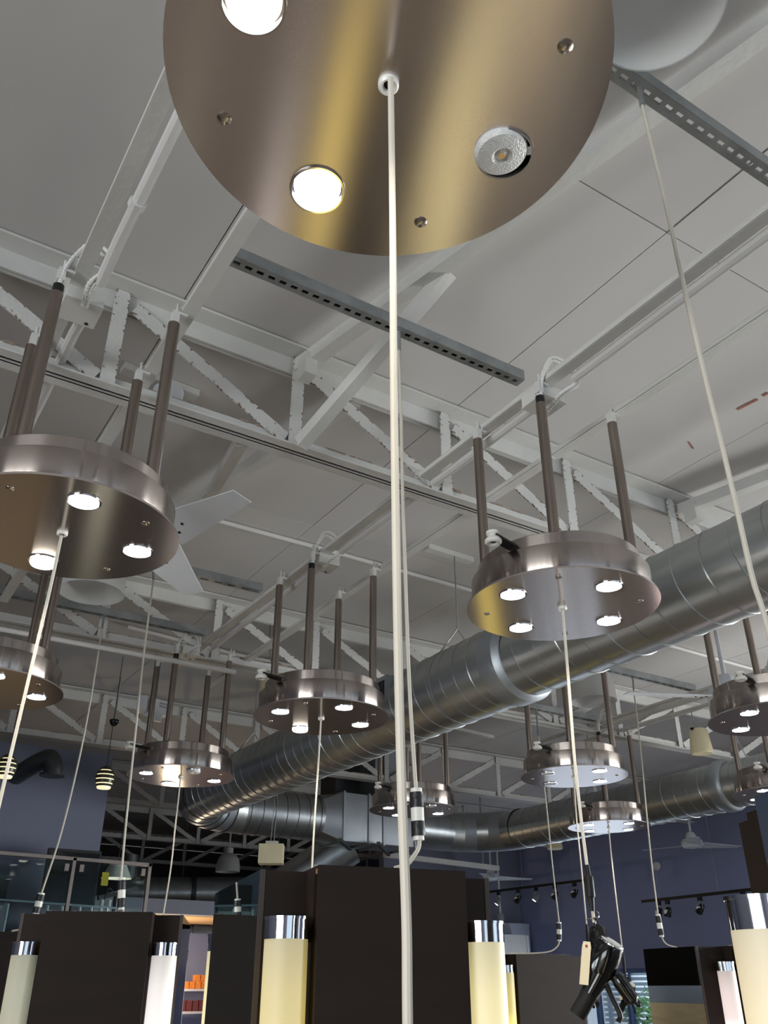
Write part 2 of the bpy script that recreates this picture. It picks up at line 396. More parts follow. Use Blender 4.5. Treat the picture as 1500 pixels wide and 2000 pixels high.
truss(9.72, -1.0, 8.9, 'fourth white roof truss, in the dim part beyond the blue partition wall')
truss(12.14, -1.0, 8.9, 'fifth white roof truss, far back in the dark hall, under four')
truss(14.5, -1.0, 8.9, 'farthest white roof truss in the dark hall')

# skewed roof joists with kicker braces
def joist(p, q, label, brace=None, bracket=True):
    r = root('roof_joist', (p[0], p[1], p[2]), label, 'beam', 'skewed roof joists')
    MB().bar(p, q, .055, .055).part('joist_bar', M['steel_white'], r, True)
    if brace: MB().bar(brace[0], brace[1], .045, .006).bar(Vector(brace[0]) + Vector((-.02, 0, .02)), Vector(brace[1]) + Vector((-.02, 0, .02)), .006, .045).part('kicker_brace', M['steel_white'], r, True)
    if bracket: MB().box((p[0] - .0, p[1] - .07, p[2] - .045), (.05, .07, .10)).part('bracket', M['steel_white'], r, True)
joist((1.17, 2.46, 3.615), (1.62, .2, 3.63), 'white joist running from the nearest truss up behind the largest lamp', ((1.16, 2.38, 3.2), (1.36, 1.72, 3.60)))
joist((3.33, 2.46, 3.615), (3.80, .2, 3.63), 'white joist meeting the nearest truss at the right edge, above the round duct')
joist((1.46, 2.52, 3.615), (1.02, 4.7, 3.615), 'thin white joist between the first two trusses, over the fan left', ((1.0, 2.56, 3.25), (1.27, 3.6, 3.6)), False)

# ------------------------------------------------------------------ lamp-carrying beams along Y
BZ = 3.30
def beam(x, y0, y1, label, w=.042):
    b = MB().box((x, (y0 + y1) / 2, BZ - .002), (w, y1 - y0, .004)).box((x - w / 2 + .002, (y0 + y1) / 2, BZ + .009), (.004, y1 - y0, .022)).box((x + w / 2 - .002, (y0 + y1) / 2, BZ + .009), (.004, y1 - y0, .022))
    return b.thing('lamp_beam', M['steel_white'], label, 'beam', 'white channel beams carrying the lamps')
beam(.268, -1.5, 4.7, 'white channel beam with pipe beside it, over the leftmost lamps')
beam(.59, -1.5, 4.7, 'white channel beam without pipe, right of the leftmost lamps\' pipe beam')
beam(1.748, -1.5, 5.3, 'white channel beam with pipe, over the middle column of lamps')
beam(2.083, -1.5, 5.6, 'white channel beam without pipe, right of the middle lamp column')
beam(3.562, .6, 5.7, 'white channel beam mostly hidden by the big duct')
beam(3.897, .6, 5.7, 'white channel beam leaving the big duct\'s lower edge at right')
beam(5.02, 1.6, 5.5, 'far right white channel beam with pipe, behind the right ceiling fan')
beam(5.33, 1.6, 5.5, 'rightmost white channel beam, holding the hanging cream bucket')
def pipe(pts, r, label, cat='pipe', name='conduit_pipe', m='conduit', clips=()):
    rt = root(name, pts[0], label, cat)
    MB().tube(pts, r, 10).part('pipe', M[m], rt, True)
    for c in clips: MB().cyl(Vector(c[0]) - Vector(c[1]) * .012, Vector(c[0]) + Vector(c[1]) * .012, r * 1.35, n=10).part('coupling', M[m], rt, True)
    return rt
yv = (0, 1, 0); xv = (1, 0, 0)
pipe([(.318, -1.5, BZ - .008), (.318, 1.86, BZ - .008), (.318, 1.93, BZ - .02), (.318, 2.02, BZ - .03)], .017, 'white conduit pipe on the leftmost beam, ending in its junction box', clips=[((.318, 1.7, BZ - .008), yv), ((.318, .3, BZ - .008), yv)])
pipe([(.318, 2.2, BZ - .03), (.318, 2.3, BZ - .008), (.318, 4.5, BZ - .008)], .017, 'white conduit pipe past the leftmost junction box, toward the back')
pipe([(1.795, -1.5, BZ - .008), (1.795, 1.64, BZ - .008)], .017, 'white conduit pipe on the middle beam, up to the near junction box', clips=[((1.795, .5, BZ - .008), yv)])
pipe([(1.795, 1.8, BZ - .008), (1.795, 3.2, BZ - .008)], .017, 'white conduit pipe between the two junction boxes of the middle beam', clips=[((1.795, 2.5, BZ - .008), yv)])
pipe([(1.795, 3.36, BZ - .008), (1.795, 4.75, BZ - .008)], .017, 'white conduit pipe at the far end of the middle beam')
pipe([(5.085, 1.6, BZ - .008), (5.085, 5.2, BZ - .008)], .017, 'white conduit pipe on the far right beam')
pipe([(1.2, 3.88, 3.655), (2.06, 3.88, 3.655), (6.3, 3.95, 3.655)], .013, 'thin white conduit pipe flat on the ceiling between first and second truss', clips=[((2.46, 3.885, 3.655), xv), ((3.6, 3.9, 3.655), xv)])
pipe([(-1.5, 4.62, 3.12), (.6, 4.62, 3.12), (1.4, 4.62, 3.12), (1.9, 4.62, 3.12)], .014, 'white conduit pipe along the bottom of the second truss')
pipe([(1.5, 5.6, 3.64), (2.4, 5.7, 3.63), (3.6, 5.72, 3.64), (4.4, 5.8, 3.63), (6.4, 5.9, 3.64)], .013, 'white conduit run on the ceiling beyond the second truss')

# ------------------------------------------------------------------ slotted channels
def slotted(x0, x1, y, z, label, pitch=.075, slot_shade=True):
    r = root('slotted_channel', ((x0 + x1) / 2, y, z), label, 'channel', 'slotted steel channels')
    w, h = .041, .04
    b = MB().box(((x0 + x1) / 2, y - w / 2, z + h / 2), (x1 - x0, .003, h)).box(((x0 + x1) / 2, y + w / 2, z + h / 2), (x1 - x0, .003, h))
    # bottom web with real slots: two side strips and bridges between the slots
    sw = .013
    b.box(((x0 + x1) / 2, y - (w + sw) / 4 , z), (x1 - x0, (w - sw) / 2, .003)).box(((x0 + x1) / 2, y + (w + sw) / 4, z), (x1 - x0, (w - sw) / 2, .003))
    n = int((x1 - x0) / pitch); x = x0
    for i in range(n + 1):
        a = x0 + i * pitch - pitch * .21; c = a + pitch * .42
        a = max(a, x0); c = min(c, x1)
        if c > a: b.box(((a + c) / 2, y, z), (c - a, sw, .003))
    b.part('web', M['galv'], r, True)
    if slot_shade: MB().box(((x0 + x1) / 2, y, z + .02), (x1 - x0, w - .004, .003)).part('slot_shade_strip', M['black'], r, True)  # black strip paints in the shade seen through the slots
    return r
SZ = 3.335
slotted(1.02, 1.72, .785, SZ, 'grey slotted channel at upper right, beside the largest lamp', .037, False)
slotted(.62, 1.70, 1.80, SZ, 'long grey slotted channel crossing above the main cord', .037)
slotted(.3, 1.72, 4.70, SZ, 'dark slotted channel at left, far behind the left lamp')
slotted(.62, 1.72, 3.93, SZ, 'grey slotted channel behind the lower fan blade')
slotted(3.88, 5.05, 3.89, SZ, 'grey slotted channel at right, over the frosted dome')
slotted(3.88, 5.05, 4.84, SZ, 'farther grey slotted channel at right, under the beam crossing')
def channel(p, q, label):
    return MB().bar(p, q, .05, .03).thing('mounting_channel', M['steel_white'], label, 'channel')
channel((2.53, 3.55, 3.655), (2.85, 3.56, 3.655), 'short white channel on the ceiling holding the duct wire')
channel((4.93, 6.58, 3.655), (5.47, 6.65, 3.655), 'white channel bar above the far lamp, near centre right')
channel((.60, 2.88, 3.655), (.92, 2.90, 3.655), 'short grey channel carrying the left ceiling fan')
lb = root('light_bar', (6.3, 8.65, 2.77), 'long white light bar hanging below the duct bend', 'light bar')
MB().bar((5.4, 8.5, 2.77), (7.2, 8.8, 2.77), .06, .05).part('housing', M['steel_white'], lb, True)
for x_ in (5.7, 6.95): MB().cyl((x_, 8.5 + (x_ - 5.4) / 6, 2.79), (x_, 8.5 + (x_ - 5.4) / 6, CZ), .009, n=8).part('hanger_rod', M['galv'], lb, True)

# ------------------------------------------------------------------ lamps
RP = .305
def plate_mesh():
    cu = bpy.data.curves.new('plate', 'CURVE'); cu.dimensions = '2D'; cu.fill_mode = 'BOTH'; cu.extrude = .003
    def circ(cx, cy, r, n):
        s = cu.splines.new('POLY'); s.points.add(n - 1); s.use_cyclic_u = True
        for i in range(n): s.points[i].co = (cx + r * math.cos(2 * PI * i / n), cy + r * math.sin(2 * PI * i / n), 0, 1)
    circ(0, 0, RP, 128)
    for a in range(4): circ(.205 * math.cos(a * PI / 2), .205 * math.sin(a * PI / 2), .0405, 40)
    circ(0, 0, .012, 20)
    o = bpy.data.objects.new('plate_curve', cu); COL.objects.link(o)
    dg = bpy.context.evaluated_depsgraph_get(); me = bpy.data.meshes.new_from_object(o.evaluated_get(dg)); me.name = 'base_plate'
    COL.objects.unlink(o); bpy.data.objects.remove(o); bpy.data.curves.remove(cu)
    me.materials.clear(); me.materials.append(M['plate'])
    me.polygons.foreach_set('use_smooth', [False] * len(me.polygons))
    return me
MESH = {}
MESH['plate'] = plate_mesh()
MESH['lower'] = MB().lathe([(.284, .004), (.286, .008), (.286, .088), (.284, .092), (.255, .092)], n=96).mesh('lower_band', M['band'])
MESH['upper'] = MB().lathe([(.262, .088), (.262, .138), (.258, .142), (.245, .142), (.245, .130), (0, .130)], n=96).mesh('upper_band', M['band'])
MESH['tube'] = MB().cyl((0, 0, .11), (0, 0, .672), .0172, n=20).mesh('support_tube', M['tube'])
MESH['tube_short'] = MB().cyl((0, 0, .11), (0, 0, .628), .0172, n=20).mesh('support_tube', M['tube'])
MESH['clamp'] = MB().box((0, 0, .690), (.020, .026, .036)).box((.012, 0, .712), (.044, .026, .008)).cyl((.004, 0, .70), (.004, 0, .752), .0045, n=8).cyl((.022, 0, .712), (.022, 0, .740), .004, n=8).cyl((.022, 0, .735), (.022, 0, .745), .008, n=6).mesh('beam_clamp', M['steel_white'])
MESH['sleeve'] = MB().cyl((0, 0, .620), (0, 0, .656), .0155, n=16).mesh('dark_sleeve', M['black'])
MESH['ring'] = MB().lathe([(.0395, -.006), (.0425, -.006), (.043, -.003), (.0405, -.0005), (.0395, .02), (.0385, .02), (.0395, -.006)], n=40).mesh('trim_ring', M['chrome'])
MESH['can'] = MB().lathe([(.0400, .003), (.0400, .05), (0, .05)], n=32).mesh('recess_can', M['void'])
lensp = [(0, -.0045), (.012, -.0042), (.024, -.003), (.033, -.001), (.0365, .004), (.0365, .012), (.030, .03)]
MESH['lens_warm'] = MB().lathe(lensp, n=36).mesh('lens', M['bulb_warm'])
MESH['lens_cool'] = MB().lathe(lensp, n=36).mesh('lens', M['bulb_cool'])
MESH['lens_off'] = MB().lathe([(.010, -.002), (.014, -.0055), (.024, -.0045), (.033, -.002), (.0365, .004), (.0365, .012), (.030, .03)], n=40).lathe([(0, -.004), (.010, -.002)], n=24).mesh('lens', M['bulb_off'])
MESH['led'] = MB().cyl((0, 0, -.0052), (0, 0, -.0035), .0045, n=16).mesh('led_chip', M['led'])
MESH['tab'] = MB().box((.037, 0, .002), (.008, .012, .004)).mesh('spring_tab', M['white'])
MESH['screw'] = MB().lathe([(0, -.0045), (.006, -.004), (.0105, -.001), (.0108, .001)], n=20).mesh('cap_screw', M['screw'])
MESH['grommet'] = MB().lathe([(.0065, -.004), (.009, -.009), (.012, -.010), (.0145, -.007), (.0145, -.001), (.017, 0)], n=28).mesh('cord_grommet', M['porcelain'])
MESH['dark'] = MB().cyl((0, 0, -.002), (0, 0, .004), .0066, n=16).mesh('grommet_hole', M['void'])
MESH['arm'] = MB().box((0, 0, .118), (.11, .035, .007)).mesh('eyelet_arm', M['black'])
MESH['eyelet'] = MB().lathe([(.009, .100), (.013, .094), (.020, .093), (.026, .097), (.026, .103), (.020, .112), (.012, .118), (.020, .124), (.020, .132), (.010, .134)], n=24).mesh('porcelain_eyelet', M['porcelain'])
MESH['eyehole'] = MB().cyl((0, 0, .099), (0, 0, .103), .0092, n=16).mesh('eyelet_hole', M['black'])
def ribbed(pts, r, n=8):
    P = smooth(pts, 26); rr = [r * (1.0 if i % 4 < 2 else .80) for i in range(len(P))]
    return MB().tube(P, rr, n)
FR = Vector((.845, -.535, 0))     # the loops lean to the side of the junction box
def loop(a, w, top, dy):
    b = Vector((-.168, -.168 + dy, 0))
    return [b + Vector((0, 0, .60)), b + Vector((0, 0, .665)), b + FR * .012 * w + Vector((0, 0, .735)), b + FR * .05 * w + Vector((0, 0, top)), b + FR * .10 * w + Vector((0, 0, top - .035)), b + FR * .115 * w + Vector((0, 0, .715)), b + FR * .085 * w + Vector((0, .03, .685)), Vector((a, -.10, .672))]
MESH['flex1'] = ribbed(loop(-.085, 1.05, .800, -.007), .0064).mesh('flex_conduit', M['flex'])
MESH['flex2'] = ribbed(loop(-.075, 1.2, .825, .007), .0064).mesh('flex_conduit', M['flex'])
BEAM = {}
for k_, c_ in (('w', (1, .84, .64)), ('c', (1, .93, .82))):
    l_ = bpy.data.lights.new('bulb_beam', 'SPOT'); l_.energy = 23; l_.color = c_; l_.spot_size = R_(104); l_.spot_blend = 1.0; l_.shadow_soft_size = .035; BEAM[k_] = l_
def lamp(x, y, z, label, brush, bulbs, sag=(0, 0, 0, 0)):
    r = root('pendant_lamp', (x, y, z), label, 'lamp', 'round brushed steel pendant lamps')
    p = inst('base_plate', MESH['plate'], r, (0, 0, 0)); p['brush_angle'] = float(brush)
    inst('lower_band', MESH['lower'], r); inst('upper_band', MESH['upper'], r)
    q = .168
    for sx, sy in ((-1, 1), (1, -1), (1, 1), (-1, -1)):
        first = sx < 0 and sy < 0
        t = inst('support_tube', MESH['tube_short' if first else 'tube'], r, (sx * q, sy * q, 0))
        if first: inst('dark_sleeve', MESH['sleeve'], t)
        inst('beam_clamp', MESH['clamp'], t, (0, 0, 0), (0, 0, 0))
    inst('flex_conduit', MESH['flex1'], r); inst('flex_conduit', MESH['flex2'], r)
    for a in range(4):
        ang = a * PI / 2; bx, by = .205 * math.cos(ang), .205 * math.sin(ang)
        kd = bulbs[a]; tilt = sag[a]
        b = inst('trim_ring', MESH['ring'], r, (bx, by, -.001))
        inst('recess_can', MESH['can'], b)
        l = inst('lens', MESH['lens_' + {'w': 'warm', 'c': 'cool', 'o': 'off'}[kd]], b, (-.006 if tilt == 2 else 0, 0, -.008 if tilt == 2 else (-.016 if tilt == 1 else 0)), (.0, -.10 if tilt == 2 else 0, 0))
        if tilt == 2: l.scale = (1.09, 1.09, 1.0)
        if kd != 'o': inst('bulb_beam', BEAM[kd], b, (0, 0, l.location.z - .012))
        if kd == 'o': inst('led_chip', MESH['led'], b, l.location)
        if tilt == 2: inst('spring_tab', MESH['tab'], b, (0, 0, -.004), (0, 0, -.7))
    for a in range(4):
        ang = a * PI / 2 + PI / 4
        inst('cap_screw', MESH['screw'], r, (.241 * math.cos(ang), .241 * math.sin(ang), -.003))
    g = inst('cord_grommet', MESH['grommet'], r, (0, 0, -.002)); inst('grommet_hole', MESH['dark'], g)
    e = inst('eyelet_arm', MESH['arm'], r, (-.300, -.080, 0), (0, 0, R_(15)))
    inst('porcelain_eyelet', MESH['eyelet'], e, (-.05, 0, 0)); inst('eyelet_hole', MESH['eyehole'], e, (-.05, 0, 0))
    return r
LZ = 2.574

# bulbs are listed from +X counter-clockwise: +X, +Y, -X, -Y
lamp(.420, .651, LZ + .027, 'largest and nearest round steel lamp, cut by the top edge', R_(76), 'ocwc', (2, 0, 0, 0)).rotation_euler = Matrix.Rotation(R_(-3.5), 3, Vector((.845, -.535, 0))).to_euler()
lamp(.384, 2.214, LZ, 'golden bottomed round lamp at the left edge, upper of two there', R_(80), 'cwcc', (0, 1, 0, 0))
lamp(1.875, 1.890, LZ, 'round lamp with yellow streaks underneath, right of centre before the duct', R_(34), 'cccc')
lamp(1.850, 3.448, LZ, 'round lamp at the middle of the photo, before the bend of the duct', R_(60), 'wwcc', (0, 1, 0, 0))
lamp(1.766, 4.977, LZ, 'round lamp behind the middle one, near the duct elbow at left', R_(20), 'cwco'.replace('w', 'c'), (0, 0, 0, 1))
lamp(3.690, 3.768, LZ, 'round lamp with pale blue underside and two bulbs out, at right', R_(60), 'coco'[0:0] + 'coow'.replace('w', 'c'), (0, 0, 0, 0))
lamp(5.149, 4.945, LZ, 'farthest right round lamp, just below the one with two bulbs out', R_(60), 'cccc')
lamp(3.513, 5.161, LZ, 'round lamp half hidden behind the main cord and the cord connector', R_(40), 'ccwo')
lamp(.48, 3.796, LZ, 'round lamp cut by the left edge, lower of two there', R_(40), 'cwcw')
lamp(3.614, 2.357, LZ, 'round lamp cut by the right edge beside the white ceiling fan', R_(40), 'cccc')
lamp(5.15, 3.43, LZ, 'round lamp low at the right edge, behind the dark panel top', R_(40), 'cccc')

def jbox(x, y, label):
    r = root('junction_box', (x, y, BZ - .05), label, 'junction box', 'white junction boxes on the beams')
    MB().box((x, y, BZ - .022), (.105, .105, .045)).part('box', M['white'], r, True)
    MB().box((x, y, BZ - .0475), (.11, .11, .004)).part('cover', M['white'], r, True)
    MB().cyl((x + .03, y + .04, BZ - .051), (x + .03, y + .04, BZ - .049), .006, n=10).part('screw', M['void'], r, True)
jbox(.300, 2.15, 'white junction box on the beam over the golden lamp at left')
jbox(1.775, 1.775, 'white junction box on the beam over the yellow streaked lamp')
jbox(1.772, 3.325, 'white junction box on the beam over the middle lamp')
jbox(1.69, 4.87, 'grey white junction box at the beam end over the far left lamp')

# ------------------------------------------------------------------ cords
def cord(pts, r, label, grip=None, conn=None, tail=None, mesh_top=False, dark=None):
    rt = root('power_lead', pts[0], label, 'power lead')
    MB().tube(smooth(pts, 6), r, 10).part('cable', M['cord'], rt, True)
    if mesh_top:
        a, b = Vector(pts[0]), Vector(pts[1]); d = (b - a).normalized(); P = [a + d * i * .004 for i in range(int((b - a).length / .004))]
        MB().tube(P, [r * (1.5 if i % 2 else 1.25) for i in range(len(P))], 8).part('strain_relief_mesh', M['galv'], rt, True)
        MB().cyl(a + Vector((0, 0, -.004)), a + Vector((0, 0, .006)), r * 2.6, n=12).part('strain_relief_nut', M['galv'], rt, True)
    if conn:
        a, b = Vector(conn[0]), Vector(conn[1]); d = b - a; cr = conn[2]
        for t0, t1, mm, k in ((0, .10, 'porcelain', .85), (.08, .38, 'blacktape', 1), (.38, .64, 'porcelain', .95), (.64, .92, 'blacktape', 1), (.90, 1.0, 'porcelain', .8)):
            c = MB().cyl(a + d * t0, a + d * t1, cr * k, n=18)
            c.part('connector_band', M[mm], rt, True)
    if tail: MB().tube(smooth(tail, 6), r, 10).part('tail_cable', M['cord'], rt, True)
    if grip:
        P = smooth([g[0] for g in grip], 4); n = len(P); rr = []
        for i in range(n):
            t = i / 4; j = min(int(t), len(grip) - 2); rr.append(grip[j][1] + (grip[j + 1][1] - grip[j][1]) * (t - j))
        MB().tube(P, rr, 12).part('cord_grip', M['rubber'], rt, True)
    return rt
cord([(.410, .630, 2.575), (.411, .629, 2.301), (.411, .629, 2.1), (.412, .629, 1.939), (.413, .628, 1.778), (.415, .627, 1.647), (.417, .625, 1.546), (.417, .625, 1.477), (.418, .625, 1.30)], .0042, 'thick white main cord hanging down the middle of the photo')
cord([(.384, 2.22, 2.575), (.383, 2.225, 2.411), (.375, 2.23, 2.138), (.368, 2.235, 1.88), (.363, 2.237, 1.6)], .0042, 'white cord under the golden lamp, slanting to the left edge')
cord([(1.875, 1.89, 2.575), (1.866, 1.888, 2.31), (1.86, 1.89, 2.094), (1.861, 1.89, 1.921), (1.863, 1.888, 1.795), (1.864, 1.887, 1.72), (1.866, 1.886, 1.655)], .0045, 'white cord under the yellow streaked lamp, holding the big hair dryer',
     grip=[((1.863, 1.888, 1.80), .0065), ((1.864, 1.887, 1.772), .0075), ((1.864, 1.887, 1.768), .0125), ((1.864, 1.887, 1.722), .0130), ((1.864, 1.887, 1.716), .0095), ((1.865, 1.887, 1.683), .0060)])
cord([(1.85, 3.45, 2.575), (1.846, 3.454, 2.35), (1.839, 3.458, 2.093), (1.836, 3.46, 1.85)], .004, 'white cord under the middle lamp, going down behind the centre cabinet')
cord([(1.766, 4.977, 2.575), (1.766, 4.977, 2.309), (1.766, 4.977, 2.068), (1.75, 4.987, 1.75)], .004, 'white cord under the lamp at the duct elbow, behind the left cabinet')
cord([(3.685, 3.765, 2.575), (3.669, 3.762, 2.336), (3.669, 3.762, 2.12), (3.666, 3.763, 1.80)], .004, 'white cord under the pale blue lamp, just left of the big dryer\'s cord', grip=[((3.666, 3.763, 1.80), .006), ((3.666, 3.763, 1.72), .011), ((3.666, 3.763, 1.66), .006)])
cord([(5.149, 4.945, 2.575), (5.144, 4.948, 2.407), (5.143, 4.949, 2.091), (5.143, 4.949, 1.723)], .0045, 'white cord under the farthest right lamp, holding the small hair dryer', grip=[((5.143, 4.949, 1.73), .006), ((5.143, 4.949, 1.69), .012), ((5.143, 4.949, 1.64), .012), ((5.143, 4.949, 1.57), .005)])
cord([(1.196, .783, 3.335), (1.195, .784, 3.26), (1.198, .781, 2.917), (1.198, .781, 2.692), (1.2, .78, 2.492), (1.203, .778, 2.334), (1.204, .777, 2.211), (1.205, .777, 2.087), (1.21, .773, 1.998), (1.212, .773, 1.75)], .0045, 'white cord from the upper right channel, running down the right edge', mesh_top=True)
cord([(1.194, 1.798, 3.335), (1.194, 1.797, 3.25), (1.198, 1.795, 3.03), (1.2, 1.794, 2.745), (1.204, 1.791, 2.473), (1.208, 1.788, 2.228), (1.213, 1.785, 2.069), (1.22, 1.781, 1.92)], .0050, 'white cord with big taped connector right beside the main cord', mesh_top=True,
     conn=((1.2205, 1.781, 1.921), (1.224, 1.779, 1.803), .0165), tail=[(1.226, 1.779, 1.81), (1.224, 1.780, 1.788), (1.213, 1.785, 1.769), (1.2, 1.794, 1.751), (1.175, 1.81, 1.742)])
cord([(1.12, 4.7, 3.335), (1.121, 4.699, 3.25), (1.123, 4.698, 2.899), (1.115, 4.703, 2.546), (1.091, 4.718, 2.182), (1.052, 4.743, 1.90)], .0045, 'white cord with slanted taped connector, at far left', mesh_top=True,
     conn=((1.052, 4.743, 1.903), (1.044, 4.748, 1.807), .019), tail=[(1.043, 4.748, 1.815), (1.04, 4.751, 1.784), (1.023, 4.762, 1.752), (.96, 4.80, 1.737)])
cord([(1.138, 3.935, 3.335), (1.146, 3.933, 3.261), (1.148, 3.931, 2.929), (1.158, 3.925, 2.539), (1.168, 3.919, 2.161), (1.178, 3.912, 1.90)], .0045, 'white cord with upright taped connector above the left cabinet', mesh_top=True,
     conn=((1.181, 3.91, 1.905), (1.193, 3.903, 1.782), .0165), tail=[(1.192, 3.904, 1.80), (1.20, 3.90, 1.775), (1.17, 3.92, 1.757)])
cord([(4.455, 3.903, 3.335), (4.451, 3.906, 3.24), (4.445, 3.91, 2.899), (4.428, 3.92, 2.485), (4.417, 3.927, 2.156), (4.414, 3.929, 1.87)], .0045, 'white cord with taped connector at right, curving to the mirrored cabinet', mesh_top=True,
     conn=((4.413, 3.93, 1.885), (4.417, 3.927, 1.763), .017), tail=[(4.417, 3.927, 1.77), (4.424, 3.923, 1.742), (4.444, 3.91, 1.72), (4.50, 3.887, 1.706)])
cord([(4.41, 4.83, 3.335), (4.411, 4.829, 3.124), (4.423, 4.822, 2.686), (4.429, 4.818, 2.243), (4.439, 4.812, 1.87)], .0045, 'white cord with taped connector curling over the right small cabinet', mesh_top=True,
     conn=((4.438, 4.812, 1.888), (4.43, 4.817, 1.773), .018), tail=[(4.43, 4.817, 1.78), (4.422, 4.823, 1.75), (4.376, 4.852, 1.714), (4.275, 4.916, 1.702), (4.14, 5.0, 1.70)])

# ------------------------------------------------------------------ ducts
def ridge(c0, c1, r, pitch, rad=.0035, ph=0):
    c0 = Vector(c0); c1 = Vector(c1); L = (c1 - c0).length; d = (c1 - c0).normalized()
    a = d.cross(Vector((0, 0, 1))).normalized(); b = d.cross(a); n = int(L / pitch * 28); P = []
    for i in range(n + 1):
        t = i / n * L; an = 2 * PI * t / pitch + ph; P.append(c0 + d * t + (a * math.cos(an) + b * math.sin(an)) * (r + rad * .2))
    return MB().tube(P, rad, 4)
DX, DZ = 2.7, 2.885
d1 = root('spiral_duct', (DX, 3.0, DZ), 'large round spiral duct sweeping from the right edge to the left elbow', 'duct')
MB().cyl((DX, -1.2, DZ - .01), (DX, 3.02, DZ - .01), .178, n=64, caps=False).part('near_pipe', M['duct'], d1, True)
MB().cyl((DX, 3.12, DZ), (DX, 6.95, DZ), .198, n=64, caps=False).part('far_pipe', M['duct'], d1, True)
MB().lathe([(.180, 0), (.192, .01), (.206, .03), (.206, .13), (.200, .15)], (DX, 2.98, DZ - .005), 64, axis=(0, 1, 0)).part('collar', M['ductbox'], d1, True)
ridge((DX, -1.2, DZ - .01), (DX, 2.98, DZ - .01), .178, .135, ph=1).part('spiral_seam', M['duct'], d1, True)
ridge((DX, 3.15, DZ), (DX, 6.95, DZ), .198, .115).part('spiral_seam', M['duct'], d1, True)
g = MB().box((DX - .185, 4.13, DZ + .055), (.05, .46, .145)).part('register_frame', M['ductbox'], d1, True)
for i in range(22): MB().box((DX - .213, 3.94 + i * .0185, DZ + .05), (.006, .006, .10)).part('louvre', M['duct_dark'], g, True)
for gg in [c for c in g.children]: gg.location = gg.location
MB().box((DX - .2105, 4.13, DZ + .05), (.002, .41, .105)).part('louvre_recess', M['black'], g, True)
for yy in (3.52, 6.1):
    wv = MB().tube([(DX, yy, 3.63), (DX, yy, 3.20)], .004, 6).tube([(DX, yy, 3.20), (DX - .15, yy, DZ + .12)], .004, 6).tube([(DX, yy, 3.20), (DX + .15, yy, DZ + .12)], .004, 6)
    wv.part('hanger_wire', M['galv'], d1, True)
    MB().lathe([(.1995, 0), (.201, .001), (.201, .009), (.1995, .010)], (DX, yy - .005, DZ), 48, axis=(0, 1, 0)).part('hanger_strap', M['ductbox'], d1, True)
# elbow turning to +X
el = root('duct_elbow', (DX + .3, 7.2, DZ), 'segmented duct elbow at the left end of the big duct', 'duct elbow')
RB = .52
for i in range(5):
    a0, a1 = i * PI / 10, (i + 1) * PI / 10
    P = [(DX + RB - RB * math.cos(a), 6.95 + RB * math.sin(a), DZ) for a in (a0, a1)]
    b = MB(); vs = []
    for a in (a0, a1):
        for k_ in range(48):
            t = 2 * PI * k_ / 48; rr = RB - .202 * math.cos(t); vs.append((DX + RB - rr * math.cos(a), 6.95 + rr * math.sin(a), DZ + .202 * math.sin(t)))
    b.add(vs, [(k_, (k_ + 1) % 48, 48 + (k_ + 1) % 48, 48 + k_) for k_ in range(48)])
    b.part('elbow_gore', M['ductbox' if i in (1, 3) else 'duct'], el, True)
    if i: 
        a = a0; MB().tube([(DX + RB - (RB - .204 * math.cos(t)) * math.cos(a), 6.95 + (RB - .204 * math.cos(t)) * math.sin(a), DZ + .204 * math.sin(t)) for t in [2 * PI * q / 40 for q in range(41)]], .006, 5).part('gore_seam', M['duct_dark'], el, True)
YC = 6.95 + RB
def duct_mat_x():
    return duct_mat
cx = root('cross_duct', (3.7, YC, DZ), 'round duct leading from the elbow to the sheet metal box', 'duct')
M['duct_x'] = mat('duct_zinc_cross', srgb(160, 166, 170), .34, .92, var=.08, scale=5, stretch=(4, .5, .5))
MB().cyl((DX + RB, YC, DZ), (4.0, YC, DZ), .202, n=56, caps=False).part('pipe', M['duct_x'], cx, True)
for i in range(7): MB().lathe([(.2022, 0), (.2045, .004), (.2022, .008)], (DX + RB + .03 + i * .115, YC, DZ), 48, axis=(1, 0, 0)).part('seam_ring', M['duct_dark'], cx, True)
bxr = root('duct_box', (4.45, YC, DZ - .2), 'square sheet metal plenum box between the two round ducts', 'duct box')
def xpanel(x0, x1, y, z0, z1):   # cross-broken sheet panel, apex pushed out
    xm, zm = (x0 + x1) / 2, (z0 + z1) / 2
    return MB().add([(x0, y, z0), (x1, y, z0), (x1, y, z1), (x0, y, z1), (xm, y - .018, zm)], [(0, 1, 4), (1, 2, 4), (2, 3, 4), (3, 0, 4)])
z0, z1 = DZ - .215, DZ + .215
tp = MB(); n = 32                                         # square-to-round transition
vs = [(3.98, YC + .202 * math.cos(2 * PI * i / n), DZ + .202 * math.sin(2 * PI * i / n)) for i in range(n)]
for i in range(n):
    c, s_ = math.cos(2 * PI * i / n), math.sin(2 * PI * i / n); kk = .215 / max(abs(c), abs(s_)); vs.append((4.16, YC + c * kk, DZ + s_ * kk))
tp.add(vs, [(i, (i + 1) % n, n + (i + 1) % n, n + i) for i in range(n)]).part('transition', M['ductbox'], bxr, True)
MB().box((4.56, YC, DZ), (.8, .42, .425)).part('box_body', M['ductbox'], bxr, True)
for a, b in ((4.17, 4.42), (4.45, 4.58), (4.61, 4.86)):
    xpanel(a, b, YC - .212, z0 + .01, z1 - .01).part('cross_broken_panel', M['ductbox'], bxr, True)
for x in (4.165, 4.435, 4.595, 4.95): MB().box((x, YC, DZ), (.018, .45, .45)).part('flange', M['ductbox'], bxr, True)
for x in (4.3, 4.7): MB().bar((x - .25, YC - .35, z0 - .015), (x + .25, YC + .25, z0 - .015), .03, .03).part('support_bar', M['duct_dark'], bxr, True)
